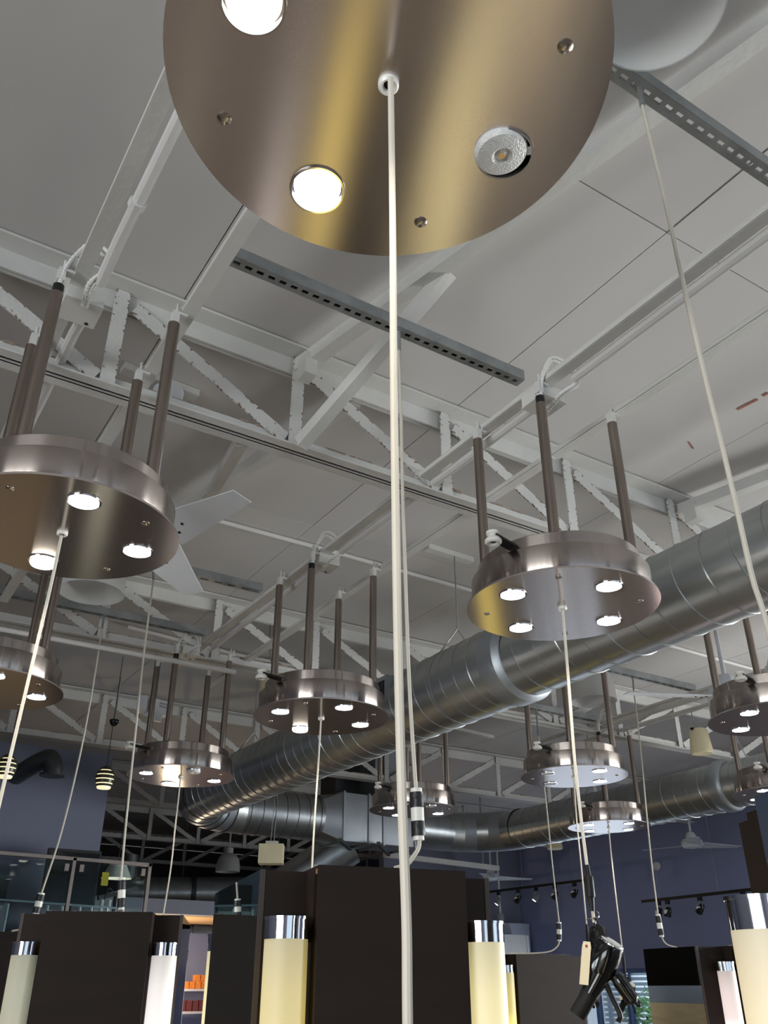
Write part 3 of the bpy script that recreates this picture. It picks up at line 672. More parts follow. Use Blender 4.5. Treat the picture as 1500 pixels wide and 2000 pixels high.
MB().box((4.75, YC + .05, 3.35), (.42, .40, .64)).part('riser', M['ductbox'], bxr, True)
MB().cyl((4.5, YC + .25, 2.72), (3.9, YC + .55, 2.3), .19, .17, 32).part('branch_pipe', M['duct_x'], bxr, True)
MB().box((4.42, YC + .3, 3.4), (.3, .3, .5)).part('dark_riser', M['duct_dark'], bxr, True)
# second elbow and second duct back toward +right
D2X = 6.0
cx2 = root('duct_elbow', (5.3, YC, DZ), 'segmented duct elbow right of the sheet metal box', 'duct elbow')
MB().cyl((4.95, YC, DZ), (D2X - .55, YC, DZ), .19, n=48, caps=False).part('pipe', M['duct_x'], cx2, True)
for i in range(5):
    a0, a1 = i * PI / 10, (i + 1) * PI / 10; vs = []
    for a in (a0, a1):
        for k_ in range(44):
            t = 2 * PI * k_ / 44; rr = .55 + .188 * math.cos(t); vs.append((D2X - .55 + rr * math.sin(a), YC - .55 + rr * math.cos(a), DZ + .188 * math.sin(t)))
    MB().add(vs, [(k_, (k_ + 1) % 44, 44 + (k_ + 1) % 44, 44 + k_) for k_ in range(44)]).part('elbow_gore', M['ductbox' if i % 2 else 'duct'], cx2, True)
d2 = root('spiral_duct', (D2X, 4.0, DZ), 'second round spiral duct, running behind the far right lamps', 'duct')
MB().cyl((D2X, 4.52, DZ - .005), (D2X, YC - .55, DZ - .005), .182, n=56, caps=False).part('far_pipe', M['duct'], d2, True)
MB().cyl((D2X, -1.0, DZ), (D2X, 4.42, DZ), .172, n=56, caps=False).part('near_pipe', M['duct'], d2, True)
MB().lathe([(.174, 0), (.19, .015), (.196, .03), (.196, .10), (.185, .13)], (D2X, 4.40, DZ), 56, axis=(0, 1, 0)).part('collar', M['ductbox'], d2, True)
ridge((D2X, 4.54, DZ - .005), (D2X, YC - .55, DZ - .005), .182, .125).part('spiral_seam', M['duct'], d2, True)
ridge((D2X, 1.0, DZ), (D2X, 4.40, DZ), .172, .125).part('spiral_seam', M['duct'], d2, True)
for yy in (4.3, 5.9): MB().tube([(D2X, yy, 3.65), (D2X, yy, 3.2), (D2X - .12, yy, DZ + .12)], .004, 6).tube([(D2X, yy, 3.2), (D2X + .12, yy, DZ + .12)], .004, 6).part('hanger_wire', M['galv'], d2, True)
# duct far back in the dark hall
d3 = root('spiral_duct', (5.2, 12.5, 2.75), 'distant dim duct with orange highlights in the dark hall', 'duct')
MB().cyl((3.9, 12.6, 2.62), (6.6, 12.0, 2.72), .2, n=40, caps=False).part('pipe', M['duct'], d3, True)
for t in (.3, .62): MB().cyl((3.9 + 2.7 * t, 12.6 - .6 * t, 2.62 + .1 * t), (3.96 + 2.7 * t, 12.587 - .6 * t, 2.622 + .1 * t), .215, n=32).part('band', M['duct_dark'], d3, True)
MB().cyl((3.9, 12.6, 2.4), (3.9, 12.6, 3.1), .1, n=24).part('drop_pipe', M['duct'], d3, True)
MB().tube([(4.6, 12.45, 2.8), (4.6, 12.45, CZ)], .004, 6).tube([(5.9, 12.15, 2.85), (5.9, 12.15, CZ)], .004, 6).part('hanger_wire', M['galv'], d3, True)

# ------------------------------------------------------------------ ceiling fans
def fan(x, y, zh, zt, ang, label, L=.56):
    r = root('ceiling_fan', (x, y, zh), label, 'ceiling fan', 'white three blade ceiling fans')
    MB().lathe([(0, .12), (.035, .12), (.055, .09), (.06, .055), (.10, .045), (.118, .015), (.118, -.015), (.095, -.04), (.03, -.05), (0, -.05)], (x, y, zh), 40).part('motor_housing', M['fan'], r, True)
    MB().cyl((x, y, zh + .1), (x, y, zt - .02), .0125, n=14).part('down_rod', M['fan'], r, True)
    MB().lathe([(.02, -.10), (.045, -.085), (.058, -.05), (.062, 0), (0, 0)], (x, y, zt), 32).part('canopy', M['fan'], r, True)
    for i in range(3):
        a = R_(ang + 120 * i); ca, sa = math.cos(a), math.sin(a)
        b = MB(); vs = []; N_ = 8
        for k_ in range(N_ + 1):
            t = k_ / N_; rad = .10 + (L - .10) * t; wd = .088 * (1 - .52 * t); pit = -.22 * (1 - .5 * t)
            for s_, h in ((-1, .002), (1, .002), (1, -.002), (-1, -.002)):
                u = s_ * wd; vs.append((x + ca * rad - sa * u, y + sa * rad + ca * u, zh - .012 + math.sin(pit) * u + h))
        fs = [(4 * k_ + j, 4 * k_ + (j + 1) % 4, 4 * k_ + 4 + (j + 1) % 4, 4 * k_ + 4 + j) for k_ in range(N_) for j in range(4)] + [(3, 2, 1, 0), (4 * N_, 4 * N_ + 1, 4 * N_ + 2, 4 * N_ + 3)]
        bl = b.add(vs, fs).part('blade', M['fan'], r, True)
        for u, q in ((-.03, .15), (.03, .15), (0, .20)):
            MB().cyl((x + ca * q - sa * u, y + sa * q + ca * u, zh - .0175 - u * .20), (x + ca * q - sa * u, y + sa * q + ca * u, zh - .010 - u * .20), .006, n=8).part('blade_screw', M['rubber'], bl, True)
fan(.80, 2.90, 2.97, 3.63, -71, 'white ceiling fan behind the golden left lamp, two blades showing', .51)
fan(4.36, 3.13, 3.0, 3.64, 35, 'white ceiling fan at the right edge, partly behind a lamp', .62)
fan(8.34, 6.8, 2.9, 3.65, -17, 'white ceiling fan before the blue wall, below the second duct', .60)
fan(8.3, 10.3, 2.86, 3.65, -20, 'farthest ceiling fan, over the centre cabinet\'s right shoulder', .60)

# ------------------------------------------------------------------ frosted domes
def dome(x, y, z, label, d=.135):
    r = root('dome_light', (x, y, z), label, 'dome light', 'frosted glass dome lights')
    pr = [(d, 0), (d * .995, .03), (d * .96, .10), (d * .86, .16), (d * .66, .205), (d * .36, .23), (d * .28, .235)]
    MB().lathe(pr + [(a - .003, b) for a, b in pr[::-1]], (x, y, z), 48).part('glass_dome', M['dome'], r, True)
    MB().cyl((x, y, z + .23), (x, y, z + .30), .055, n=20).part('socket_box', M['red' if 3 < y < 5 and x > 2 else 'white'], r, True)
    MB().cyl((x, y, z + .29), (x, y, CZ), .012, n=10).part('stem', M['white'], r, True)
dome(4.12, 3.96, 3.13, 'frosted glass dome light behind the pale blue lamp at right', .150)
dome(.85, 3.88, 3.11, 'frosted glass dome light peeping out below the golden left lamp', .150)
dome(1.04, .60, 3.24, 'frosted glass dome light behind the largest lamp, at the top edge')
dome(4.9, 11.6, 2.85, 'dim frosted dome light far back in the dark hall', .16)

# ------------------------------------------------------------------ hanging speakers, camera, small ceiling things
def bucket(x, y, z, top, label, s=1.0):
    r = root('pendant_speaker', (x, y, z), label, 'speaker', 'cream pendant speakers')
    MB().lathe([(0, -.115 * s), (.085 * s, -.11 * s), (.098 * s, -.10 * s), (.096 * s, -.08 * s), (.078 * s, .09 * s), (.07 * s, .105 * s), (0, .108 * s)], (x, y, z), 28).part('housing', M['cream'], r, True)
    MB().tube([(x, y, z + .10 * s), (x - .03, y, z + .16 * s), (x - .045, y, top)], .004, 6).part('hanger_cable', M['galv'], r, True)
    MB().box((x - .07 * s, y, z + .10 * s), (.03, .02, .015)).part('bracket', M['rubber'], r, True)
bucket(2.33, 5.03, 3.09 + .18, CZ, 'cream bucket speaker behind the middle lamp\'s left tubes', .85)
bucket(5.33, 4.13, 3.07, 3.3, 'cream bucket speaker hanging from the beam at far right', .82)
bucket(7.6, 8.2, 3.05, CZ, 'cream bucket speaker peeping out below the second duct', .95)
ws = root('wall_speaker', (3.325, 6.984, 2.40), 'square white speaker box hanging left of the duct box', 'speaker')
MB().box((3.325, 6.984, 2.47), (.20, .15, .15), R_(-30)).part('cabinet', M['cream'], ws, True)
MB().box((3.325, 6.984, 2.56), (.10, .08, .02), R_(-30)).part('top_bracket', M['white'], ws, True)
MB().tube([(3.31, 6.98, 2.57), (3.36, 6.98, 3.6)], .003, 5).tube([(3.34, 6.98, 2.57), (3.37, 6.98, 3.6)], .003, 5).part('hanger_wires', M['galv'], ws, True)
pj = root('wall_projector', (1.87, 6.0, 3.2), 'small white projector with hanging bracket above the far left lamp', 'projector')
MB().box((1.90, 6.0, 3.235), (.13, .12, .10), .3).part('body', M['fan'], pj, True)
MB().box((1.80, 6.0, 3.25), (.07, .12, .10), -.5).part('side_speaker', M['fan'], pj, True)
MB().box((1.895, 5.95, 3.16), (.06, .03, .05), .3).part('lens_box', M['fan'], pj, True)
MB().cyl((1.87, 6.02, 3.28), (1.87, 6.02, CZ), .022, n=12).part('drop_tube', M['black'], pj, True)
for i in range(2): MB().box((1.925, 5.935, 3.26 - .022 * i), (.06, .006, .008), .3).part('vent_slot', M['galv'], pj, True)
sn = root('security_camera', (1.83, 6.8, 3.28), 'small grey dome security camera under the dark ceiling at left', 'camera')
MB().lathe([(0, -.035), (.02, -.03), (.035, -.005), (.035, .015), (0, .015)], (1.83, 6.8, 3.315), 20).part('dome_eye', M['glossblack'], sn, True)
MB().cyl((1.83, 6.8, 3.33), (1.83, 6.8, CZ), .009, n=8).part('stem', M['galv'], sn, True)

def stripe_lamp(x, y, z, label, s=1.0):
    r = root('striped_pendant', (x, y, z), label, 'lamp', 'striped ball pendants')
    n = 5
    for i in range(n):
        za, zb = .085 - .034 * i, .085 - .034 * i - .026
        R0 = lambda q: .078 * math.sqrt(max(0.02, 1 - (q / .098) ** 2))
        pr = [(R0(za) * s, za * s), (R0((za + zb) / 2) * s, (za + zb) / 2 * s), (R0(zb) * s, zb * s)]
        if i == 0: pr = [(0, .10 * s), (.02 * s, .098 * s)] + pr
        MB().lathe(pr, (x, y, z), 28).part('shade_band', M['olive'], r, True)
    MB().lathe([(.02 * s, .085 * s), (.062 * s, .04 * s), (.070 * s, 0), (.062 * s, -.05 * s), (.052 * s, -.082 * s), (0, -.084 * s)], (x, y, z), 24).part('inner_diffuser', M['shade_glow'], r, True)
    MB().cyl((x, y, z + .1 * s), (x, y, CZ), .0025, n=6).part('cord', M['black'], r, True)
stripe_lamp(1.69, 6.3, 2.785, 'striped ball pendant at the right end of the blue partition wall', .86)
stripe_lamp(1.035, 6.3, 2.785, 'striped ball pendant cut by the left edge behind a cord', .86)
ve = root('vent_elbow', (1.41, 7.05, 2.9), 'dark grey vent pipe elbow on the blue partition wall', 'vent pipe')
MB().tube(smooth([(1.28, 7.27, 2.93), (1.30, 7.10, 2.94), (1.36, 6.95, 2.98), (1.42, 6.88, 3.0), (1.45, 6.86, 2.94), (1.45, 6.86, 2.88)], 5), .068, 18).part('elbow', M['duct_dark'], ve, True)
MB().cyl((1.45, 6.86, 2.885), (1.45, 6.86, 2.87), .09, n=20).part('rim', M['duct_dark'], ve, True)

# ------------------------------------------------------------------ track lights before the blue wall
def track(p, q, heads, label, hl):
    r = root('track_rail', p, label, 'track')
    p = Vector(p); q = Vector(q)
    MB().bar(p, q, .035, .03).part('rail', M['black'], r, True)
    for t in (.12, .5, .88): MB().tube([p.lerp(q, t), p.lerp(q, t) + Vector((0, 0, CZ - p.z))], .003, 5).part('suspension_wire', M['galv'], r, True)
    for i, (t, lit, tilt) in enumerate(heads):
        c = p.lerp(q, t); h = root('spotlight', tuple(c - Vector((0, 0, .2))), hl[i] , 'spotlight', 'spotlights on the black tracks')
        MB().box(c - Vector((0, 0, .035)), (.03, .045, .04)).part('adapter', M['black'], h, True)
        MB().tube([c - Vector((0, 0, .05)), c - Vector((.01, .03, .09)), c - Vector((.01, .03, .13))], .005, 6).tube([c - Vector((0, 0, .05)), c - Vector((.01, -.03, .09)), c - Vector((.01, -.03, .13))], .005, 6).part('yoke', M['galv'], h, True)
        ax = Vector((-.55 * tilt, .25, -.8)).normalized(); cc = c - Vector((.01, 0, .13))
        MB().lathe([(0, -.055), (.022, -.05), (.03, -.02), (.038, .05), (.034, .052), (0, .03)], cc, 18, axis=ax).part('head', M['rubber' if not lit else 'galv'], h, True)
        if lit: MB().lathe([(0, .048), (.031, .046)], cc, 16, axis=ax).part('lens', M['bulb_warm'], h, True)
        else: MB().box(cc - ax * .0 + Vector((-.03, 0, 0)), (.012, .04, .04), .6).part('heat_sink', M['white'], h, True)
nm = ['first', 'second', 'third', 'fourth', 'fifth', 'sixth', 'seventh', 'eighth']
track((8.2, 10.8, 2.665), (8.2, 8.25, 2.65), [(.02, 1, 1), (.16, 0, 1), (.30, 1, 1), (.46, 0, 1), (.60, 1, 1), (.74, 0, .6), (.88, 0, 1)], 'black track rail with lights, left of the big dryer\'s cord',
      ['lit spotlight at the far left end of the left track, by the cabinet', 'unlit grey spotlight second from the left end of the left track', 'brightly lit spotlight third along the left track', 'unlit square backed spotlight midway along the left track', 'lit dark spotlight right of the middle of the left track', 'dark spotlight behind the hanging cord on the left track', 'unlit spotlight next to the big dryer\'s cord on the left track'])
track((8.2, 7.5, 2.355), (8.2, 5.4, 2.375), [(.11, 0, .2), (.17, 0, .2), (.38, 0, 1), (.64, 0, .2), (.84, 0, .2)], 'black track rail with lights, at right before the dark panel',
      ['black spotlight at the left end of the right track', 'black spotlight tucked behind the cord on the right track', 'pale backed spotlight third along the right track', 'black spotlight fourth along the right track', 'black spotlight nearest the dark panel on the right track'])
wc = root('wall_camera', (9.25, 8.17, 2.8), 'small round grey sensor high on the blue wall', 'sensor')
MB().lathe([(0, .03), (.04, .025), (.055, 0), (.055, -.02)], (9.27, 8.17, 2.86), 20, axis=(-1, 0, .0)).part('cover', M['fan'], wc, True)

# ------------------------------------------------------------------ styling cabinets
def tube_mat(name, col, st):
    m, nt, b = nodes(name); N = nt.nodes; L = nt.links
    b.inputs['Base Color'].default_value = (.4, .38, .32, 1); b.inputs['Roughness'].default_value = .55
    b.inputs['Emission Color'].default_value = col
    tc = N.new('ShaderNodeTexCoord'); sp = N.new('ShaderNodeSeparateXYZ'); L.new(tc.outputs['Generated'], sp.inputs[0])
    rp = N.new('ShaderNodeValToRGB'); e = rp.color_ramp.elements
    e[0].position = .60; e[0].color = (1, 1, 1, 1); e[1].position = 1; e[1].color = (.08, .08, .08, 1)
    k_ = e.new(.93); k_.color = (.15, .15, .15, 1); k_ = e.new(.85); k_.color = (.18, .18, .18, 1)
    L.new(sp.outputs[2], rp.inputs[0])
    ml = N.new('ShaderNodeMath'); ml.operation = 'MULTIPLY'; ml.inputs[1].default_value = st * 5.0; L.new(rp.outputs[0], ml.inputs[0]); L.new(ml.outputs[0], b.inputs['Emission Strength'])
    return m
TM = {
 'yellow': tube_mat('tube_yellow', srgb(228, 200, 92), .72), 'cream': tube_mat('tube_cream', srgb(255, 238, 168), .85),
 'white': tube_mat('tube_white', srgb(255, 248, 250), .95), 'grey': tube_mat('tube_greenish', srgb(206, 210, 184), .38),
 'lemon': tube_mat('tube_lemon', srgb(232, 204, 50), .72), 'pink': tube_mat('tube_pink', srgb(255, 232, 232), .9),
 'lime': tube_mat('tube_lime', srgb(224, 226, 130), .7), 'warm': tube_mat('tube_warm', srgb(255, 232, 182), .85)}
def light_tube(parent, u, v, top, col, side, r=.046, z0=.12):
    t = root('light_tube', (u, v, z0), None, None); t.parent = parent
    t.name = 'light_tube'
    MB().cyl((0, 0, .03), (0, 0, top - z0 - .038), r, n=40).part('diffuser', TM[col], t)
    MB().lathe([(r + .001, -.04), (r + .001, -.002), (r + .003, -.002), (r + .003, .003), (0, .003)], (0, 0, top - z0), 40).part('chrome_cap', M['chrome'], t)
    MB().box((side * (r + .007), .02, (top - z0 - .04) / 2), (.010, .03, top - z0 - .05)).part('back_rail', M['laminate_edge'], t)
    return t
def cabinet(P0, rot, W, top, label, cols, depth=.60, n=.10, nd=.075, ext=0, ttop=None, mirrors=(-1, 1), extra=None):
    # local frame: front panel from u=0..W at v=0, mirror block behind it, notches at the four corners
    r = root('styling_cabinet', (P0[0], P0[1], 0), label, 'cabinet', 'dark styling cabinets', rot)
    D = depth + nd
    MB().box((W / 2, D / 2 + ext / 2, top / 2), (W, D + nd + ext - .02, top)).part('core_panel', M['laminate'], r)
    MB().box((W / 2, -.002, (top - .018) / 2), (W + .0, .022, top - .018)).part('front_skin', M['laminate'], r)
    MB().box((W / 2, .0, top - .014), (W, .024, .004)).part('edge_band', M['laminate_edge'], r)
    MB().box((W / 2, nd + depth / 2, top / 2 - .002), (W + 2 * n - .012, depth, top - .004)).part('mirror_block', M['laminate'], r)
    for s_ in mirrors:
        u = -n - .001 if s_ < 0 else W + n + .001
        mo = MB().box((u, nd + depth / 2, top / 2 + .2), (.008, depth - .004, top - .404)).part('mirror_panel', M['mirror'], r)
        MB().box((u + s_ * .0, nd + .001, top / 2 + .2), (.012, .004, top - .404)).part('mirror_edge', M['laminate_edge'], mo)
    d = MB(); rnd = random.Random(label)
    for i in range(26):
        d.box((rnd.uniform(.0, W), rnd.uniform(.0, .03), top + .001), (rnd.uniform(.004, .03), .004, rnd.uniform(.001, .005)), rnd.uniform(-.5, .5))
    d.part('dust_lint', M['dust'], r, kind='stuff')
    if 'bottom middle' in label: MB().box((.012, -.012, top - .012), (.03, .004, .010), .1).box((.022, -.012, top - .006), (.02, .004, .006), -.2).part('chipped_corner', M['tan_bounce0'], r)
    tt = ttop or top - .105
    for key, u, v, sd in (('fl', -.056, .012, 1), ('fr', W + .056, .012, -1), ('bl', -.056, D + nd - .012, 1), ('br', W + .056, D + nd - .012, -1)):
        if extra and key == 'bl': MB().box((-.0375 + .1, .744, top / 2), (.2, .136, top)).part('end_block', M['laminate'], r); light_tube(r, -.09, .732, tt, cols[key], 1)
        elif cols.get(key): light_tube(r, u, v, tt, cols[key], sd)
    return r
cabinet((.972, 1.812), R_(-13), .345, 1.735, 'large dark cabinet in the bottom middle with a yellow light tube', dict(fl='yellow', fr='cream', bl='cream'))
cabinet((.845, 3.665), R_(-24), .385, 1.75, 'dark cabinet at bottom left with a white light tube', dict(fl='grey', fr='white', br='white'), depth=.62)
cabinet((.80, 4.95), R_(-33), .38, 1.735, 'dark cabinet cut by the left edge, lower than its neighbour', dict())
cabinet((4.21, 5.03), R_(-5), .46, 1.70, 'small dark cabinet right of centre with a lemon light tube', dict(fl='lemon'), n=.16, ttop=1.63)
cabinet((4.37, 3.41), R_(-10), .34, 1.70, 'mirrored cabinet at bottom right with a pinkish light tube', dict(fl='pink', bl='lime'), depth=.46, n=.17, ttop=1.62)
ct = math.radians(-23)
def L2W(P0, rot, u, v): return (P0[0] + u * math.cos(rot) - v * math.sin(rot), P0[1] + u * math.sin(rot) + v * math.cos(rot))
def W2P(corner, rot, u, v):   # P0 such that local (u,v) lands on corner
    return (corner[0] - (u * math.cos(rot) - v * math.sin(rot)), corner[1] - (u * math.sin(rot) + v * math.cos(rot)))
P_near = W2P((1.127, .795), ct, -.10, .675)
cabinet(P_near, ct, .34, 1.74, 'nearest dark cabinet at the right edge, tall panel with a wide mirror', dict(bl='warm'), ext=.20, ttop=1.61, extra=True)

# ------------------------------------------------------------------ hair dryers
def dryer(x, y, z, s, rot, label, tagged=True, group='black hair dryers hanging from cords'):
    r = root('hair_dryer', (x, y, z), label, 'hair dryer', group, rot)
    r.scale = (s, s, s)
    # local: +x handle side, z up, origin at the hook; body axis tilts
    MB().tube([(0, 0, .004), (.006, 0, -.004), (.004, 0, -.02)], .006, 8).part('cord_sleeve', M['glossblack'], r)
    MB().tube(smooth([(-.022, 0, .0), (-.008, -.012, .004), (.012, -.008, .006), (.016, 0, .018), (.010, .006, .024)], 5), .0012, 5).part('wire_ring', M['chrome'], r)
    # neck to body
    MB().lathe([(.009, .0), (.020, -.006), (.026, -.02), (.027, -.045), (.030, -.06)], (.008, 0, -.012), 24).part('tail_housing', M['glossblack'], r)
    ax = Vector((.46, -.30, .83)).normalized(); c = Vector((.014, -.004, -.108))
    MB().lathe([(0, -.060), (.024, -.057), (.036, -.045), (.042, -.02), (.043, .015), (.040, .040), (.036, .052), (0, .052)], c, 36, axis=ax).part('motor_body', M['glossblack'], r)
    e = MB().lathe([(.0345, .050), (.037, .054), (.034, .060), (0, .062)], c, 36, axis=ax).part('rear_cap', M['galv'], r)
    MB().lathe([(.0345, .051), (.0385, .053), (.0385, .056), (.0345, .058)], c, 36, axis=ax).part('cap_ring', M['chrome'], e)
    ns = c + Vector((-.012, 0, -.030)); ne = Vector((-.062, .004, -.228)); d = (ne - ns).normalized()
    MB().cyl(ns, ns.lerp(ne, .62), .031, .024, 28).part('barrel', M['glossblack'], r)
    cm = MB(); P = [ns.lerp(ne, .60), ns.lerp(ne, .72), ne + d * .02]
    sd = Vector((0, 1, 0)); sx = d.cross(sd).normalized(); vs = []; n = 28
    for p, a, b in ((P[0], .0255, .0255), (P[1], .023, .023), (P[2], .024, .009)):
        vs += [p + sx * a * math.cos(2 * PI * i / n) + sd * b * math.sin(2 * PI * i / n) for i in range(n)]
    cm.add(vs, [(k_ * n + i, k_ * n + (i + 1) % n, (k_ + 1) * n + (i + 1) % n, (k_ + 1) * n + i) for k_ in range(2) for i in range(n)] + [tuple(range(2 * n, 3 * n))])
    cm.part('nozzle', M['rubber'], r)
    hs = c + Vector((.028, -.004, -.035)); he = Vector((.088, -.01, -.212))
    MB().tube(smooth([hs, hs.lerp(he, .3), hs.lerp(he, .75), he], 4), [.019] * 3 + [.021] * 4 + [.020] * 4 + [.017, .012], 20).part('handle', M['glossblack'], r)
    hd = (he - hs).normalized(); nrm = Vector((.5, -.85, .25)).normalized()
    for t, w_ in ((.28, .020), (.45, .020)):
        MB().bar(hs.lerp(he, t) + nrm * .017 - hd * w_ / 2, hs.lerp(he, t) + nrm * .017 + hd * w_ / 2, .012, .012, nrm).part('switch', M['black'], r)
    MB().tube(smooth([hs + Vector((-.03, 0, -.02)), hs + Vector((-.012, .006, -.06)), hs + Vector((.004, .008, -.10)), hs + Vector((-.004, .006, -.115))], 5), .0075, 10).part('hang_loop', M['rubber'], r)
    if tagged:
        tg = MB(); a = Vector((-.030, -.014, -.058)); dn = Vector((-.20, -.05, -1)).normalized(); sd2 = Vector((.55, -.3, -.07)).normalized()
        L_, w_ = .112, .026; nn = dn.cross(sd2).normalized() * .0006
        pl = [a + sd2 * -.010, a + sd2 * .010, a + sd2 * w_ / 2 + dn * .014, a + sd2 * w_ / 2 + dn * L_, a - sd2 * w_ / 2 + dn * L_, a - sd2 * w_ / 2 + dn * .014]
        tg.add([p + nn for p in pl] + [p - nn for p in pl], [tuple(range(6)), tuple(range(6, 12))[::-1]] + [(i, (i + 1) % 6, 6 + (i + 1) % 6, 6 + i) for i in range(6)])
        tp_ = tg.part('paper_tag', M['paper'], r)
        MB().cyl(a + dn * .012 + nn * 2, a + dn * .012 - nn * 2, .004, n=10).part('eyelet_patch', M['red'], tp_)
        MB().bar(a + dn * .06 - nn * 1.5, a + dn * .105 - nn * 1.5, .002, .0006, nn).bar(a + dn * .07 + sd2 * .005 - nn * 1.5, a + dn * .10 + sd2 * .005 - nn * 1.5, .0016, .0006, nn).part('pen_writing', M['ink'], tp_)
    return r
dryer(1.866, 1.886, 1.662, .92, R_(-32), 'big glossy black hair dryer with paper tag, hanging at bottom right')
dryer(5.143, 4.949, 1.58, .9, R_(-60), 'small black hair dryer with tag, right of and behind the big one')
dryer(3.668, 3.762, 1.67, 1.0, R_(60), 'black hair dryer almost hidden behind the big one', False)

# ------------------------------------------------------------------ left mezzanine
M['tan_bounce'] = mat('tan_bounce_paint', srgb(240, 204, 150), .45, var=.08, scale=3, stretch=(1, 1, 8))
mz = MB().box((-.9, 8.6, .96), (6.6, 4.4, 1.12)).thing('trim_1', M['wall_pale'], kind='structure')
MB().box((-.9, 8.6, .69), (6.64, 4.44, 1.38)).part('tan_bounce_front', M['tan_bounce'], mz, True)  # unseen tan front, added so the left lamp's plate reflects gold
MB().box((-.9, 6.39, 1.46), (6.62, .02, .11)).part('steel_fascia', M['tube'], mz, True)
rl = root('glass_railing', (1.1, 6.5, 1.52), 'glass railing with steel posts before the blue partition wall', 'railing')
MB().bar((-.4, 6.5, 2.295), (2.16, 6.5, 2.268), .03, .022).part('top_rail', M['tube'], rl, True)
for x in (-.35, .6, 1.62, 2.15):
    MB().bar((x, 6.5, 1.52), (x, 6.5, 2.28), .022, .03, (0, 1, 0)).part('post', M['tube'], rl, True)
for a, b in ((-.32, .57), (.63, 1.59), (1.65, 2.125)): MB().box(((a + b) / 2, 6.5, 1.90), (b - a, .01, .70)).part('glass_panel', M['glass'], rl, True)
for x in (1.57, 1.67, 2.10): MB().box((x, 6.48, 2.215), (.028, .03, .045)).part('glass_clip', M['tube'], rl, True)
tv = root('television', (1.74, 6.95, 1.95), 'black flat television leaning at the foot of the blue wall', 'television')
MB().box((1.73, 6.96, 2.19), (.38, .05, .40)).part('bezel', M['black'], tv, True)
MB().box((1.73, 6.933, 2.19), (.35, .004, .36)).part('screen', M['glossblack'], tv, True)
MB().box((1.73, 6.97, 1.95), (.06, .06, .1)).part('stand_neck', M['black'], tv, True)
MB().box((1.73, 6.96, 1.88), (.26, .16, .05)).part('stand_foot', M['black'], tv, True)
MB().box((1.73, 6.95, 1.69), (.6, .3, .335)).thing('media_cabinet', M['laminate'], 'dark low cabinet under the television behind the glass', 'cabinet')
pr = root('till_printer', (1.18, 6.9, 1.85), 'dark boxy machine behind the glass at the left edge', 'machine')
MB().box((1.16, 6.9, 2.08), (.24, .2, .17)).part('body', M['rubber'], pr, True)
MB().box((1.14, 6.9, 1.975), (.26, .2, .025)).part('shelf', M['galv'], pr, True)
MB().cyl((1.2, 6.9, 1.52), (1.2, 6.9, 1.97), .025, n=12).part('pedestal', M['duct_dark'], pr, True)
b2 = root('tube_balustrade', (1.4, 6.8, 1.52), 'row of pale steel tubes standing behind the glass railing', 'balustrade')
MB().bar((.9, 6.78, 2.03), (2.1, 6.78, 2.0), .02, .012).part('rail', M['ductbox'], b2, True)
for x in (1.02, 1.16, 1.3, 1.56, 1.66, 1.78, 1.86, 1.97): MB().cyl((x, 6.78, 1.52), (x, 6.78, 2.0), .011, n=10).part('tube', M['ductbox'], b2, True)
st = root('bar_stool', (1.33, 6.60, 1.52), 'round black seated stool behind the glass at left', 'stool')
MB().lathe([(0, 0), (.12, .005), (.13, .03), (.12, .06), (0, .065)], (1.33, 6.60, 1.72), 28).part('seat', M['rubber'], st, True)
MB().cyl((1.33, 6.60, 1.52), (1.33, 6.60, 1.72), .02, n=12).part('column', M['chrome'], st, True)
MB().lathe([(0, 0), (.13, 0), (.13, .012), (.02, .02)], (1.33, 6.60, 1.52), 24).part('base', M['chrome'], st, True)
ls = root('lit_lampshade', (2.22, 7.6, 2.28), 'glowing white lampshade beyond the glass railing\'s end', 'lamp')
MB().lathe([(.12, 0), (.06, .12), (.055, .12)], (2.25, 7.6, 2.28), 24).part('shade', M['white'], ls, True)
MB().lathe([(0, .02), (.08, .02)], (2.25, 7.6, 2.285), 20).part('bulb', M['bulb_warm'], ls, True)
MB().cyl((2.25, 7.6, 2.4), (2.25, 7.6, CZ), .004, n=6).part('cord', M['black'], ls, True)
MB().box((1.96, 6.9, 2.20), (.05, .006, .09)).thing('yellow_note', M['yellow'], 'small yellow tag beside the television', 'tag')
hp = root('handpiece_rack', (2.02, 7.0, 1.9), 'dark slanted arm with white fittings behind the glass', 'rack')
MB().bar((1.96, 7.01, 2.08), (2.25, 7.05, 2.16), .04, .03).part('arm', M['black'], hp, True)
for i, x in enumerate((1.985, 2.04)): MB().cyl((x, 6.99, 1.99), (x, 6.99, 2.07), .016, n=12).part('fitting', M['white'], hp, True)
MB().tube(smooth([(1.97, 6.88, 2.06), (2.0, 6.90, 2.14), (2.06, 6.93, 2.10), (2.10, 6.99, 2.12)], 6), .004, 6).part('hose', M['rubber'], hp, True)
MB().cyl((2.10, 7.03, 1.52), (2.10, 7.03, 2.12), .02, n=10).part('stand', M['black'], hp, True)

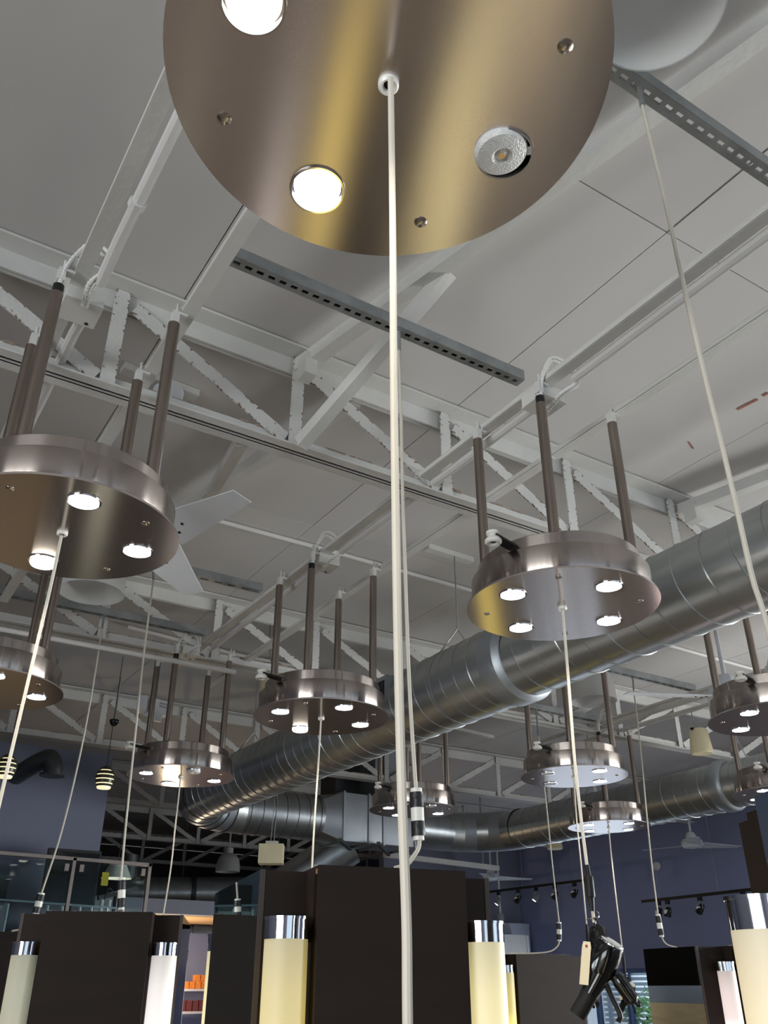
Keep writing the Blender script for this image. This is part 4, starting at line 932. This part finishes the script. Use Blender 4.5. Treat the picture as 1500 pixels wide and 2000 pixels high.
# ------------------------------------------------------------------ far hall between the cabinets
MB().box((4.0, 10.5, 2.31), (2.6, .2, .15)).thing('trim_2', M['wall_pale'], kind='structure')
MB().box((4.2, 11.3, 2.245), (2.6, 1.5, .02)).thing('trim_3', M['soffit'], kind='structure')
MB().box((4.6, 12.05, 1.1), (3.2, .1, 2.2)).thing('wall_hall', M['wall_blue'], kind='structure')
tr = root('trim_4', (4.75, 11.96, 2.13), None, None, kind='structure')
for x in (4.45, 4.80, 5.15): MB().box((x, 11.98, 2.18), (.32, .03, .10)).part('transom_pane', M['glossblack'], tr, True)
sh = root('display_shelf', (4.75, 11.7, 0), 'pale shelf unit with packages between the two left cabinets', 'shelf')
for z in (1.0, 1.24, 1.48): MB().box((4.75, 11.7, z), (1.2, .3, .025)).part('shelf_board', M['wall_pale'], sh, True)
for x in (4.16, 5.34): MB().box((x, 11.7, .76), (.025, .3, 1.5)).part('side_panel', M['wall_pale'], sh, True)
rk = random.Random(3)
ORD = ['leftmost', 'second from left', 'third from left', 'fourth from left', 'fifth from left', 'sixth from left']
for i in range(6):
    MB().box((4.46 + .078 * i, 11.6, 1.4925 + .04), (.068, .08, .08 - .004 * (i % 2))).thing('product_box', M['orange'], ORD[i] + ' orange package in the bottom row of the shelf', 'package', 'orange packages on the top shelf')
for i in range(4):
    MB().box((4.60 + .078 * i, 11.6, 1.5725 + .036), (.066, .08, .072)).thing('product_box', M['orange'], ORD[i] + ' orange package stacked on the lower orange row', 'package', 'orange packages stacked on others')
for i in range(6):
    MB().box((4.44 + .082 * i, 11.6, 1.2525 + .06), (.07, .08, .12 - .006 * (i % 3))).thing('product_box', M['maroon'], ORD[i] + ' maroon package on the middle shelf', 'package', 'maroon packages on the middle shelf')
hl = root('fill_globe', (3.9, 11.3, 0), 'added warm globe lamp, hidden in the far hall to light the tan soffit', 'lamp')  # unseen lamp, added to warm the soffit
MB().lathe([(0, 1.62), (.06, 1.60), (.09, 1.52), (.06, 1.44), (0, 1.42)], (3.9, 11.3, 0), 24).part('globe', M['bulb_warm'], hl, True)
MB().cyl((3.9, 11.3, 0), (3.9, 11.3, 1.43), .015, n=10).part('pole', M['black'], hl, True)
MB().lathe([(0, .03), (.14, .025), (.15, 0), (0, 0)], (3.9, 11.3, 0), 24).part('base', M['black'], hl, True)
l_ = bpy.data.lights.new('fill_globe_light', 'POINT'); l_.energy = 45; l_.color = (1, .78, .52); l_.shadow_soft_size = .1  # added warm fill beside the globe
o_ = bpy.data.objects.new('fill_globe_light', l_); COL.objects.link(o_); o_.parent = hl; o_.location = (0, -.18, 1.55)
# low pale wall and cooler box at centre right
MB().box((8.4, 10.75, 1.16), (1.75, .12, 2.32)).thing('wall_low', M['wall_pale'], kind='structure')
ac = root('air_conditioner', (8.64, 10.5, 1.86), 'white box unit with rounded corner before the low pale wall', 'appliance')
MB().box((8.55, 10.5, 1.98), (.72, .3, .34)).part('body', M['white'], ac, True)
MB().box((8.93, 10.5, 1.98), (.05, .3, .33)).part('end_cap', M['fan'], ac, True)
MB().box((8.955, 10.42, 2.10), (.004, .1, .03)).part('badge', M['galv'], ac, True)
MB().box((8.55, 10.5, 1.76), (.5, .25, .1)).part('foot', M['white'], ac, True)
MB().box((8.55, 10.5, .85), (.8, .34, 1.7)).thing('pedestal_cabinet', M['wall_pale'], 'pale cabinet under the white box unit', 'cabinet')
dr = root('power_drop', (8.35, 10.2, 2.3), 'white drop pole with outlet box before the dark corner wall', 'outlet')
MB().cyl((8.35, 10.2, 2.35), (8.35, 10.2, CZ), .012, n=8).part('pole', M['conduit'], dr, True)
MB().box((8.35, 10.2, 2.34), (.07, .05, .11)).part('outlet_box', M['galv'], dr, True)
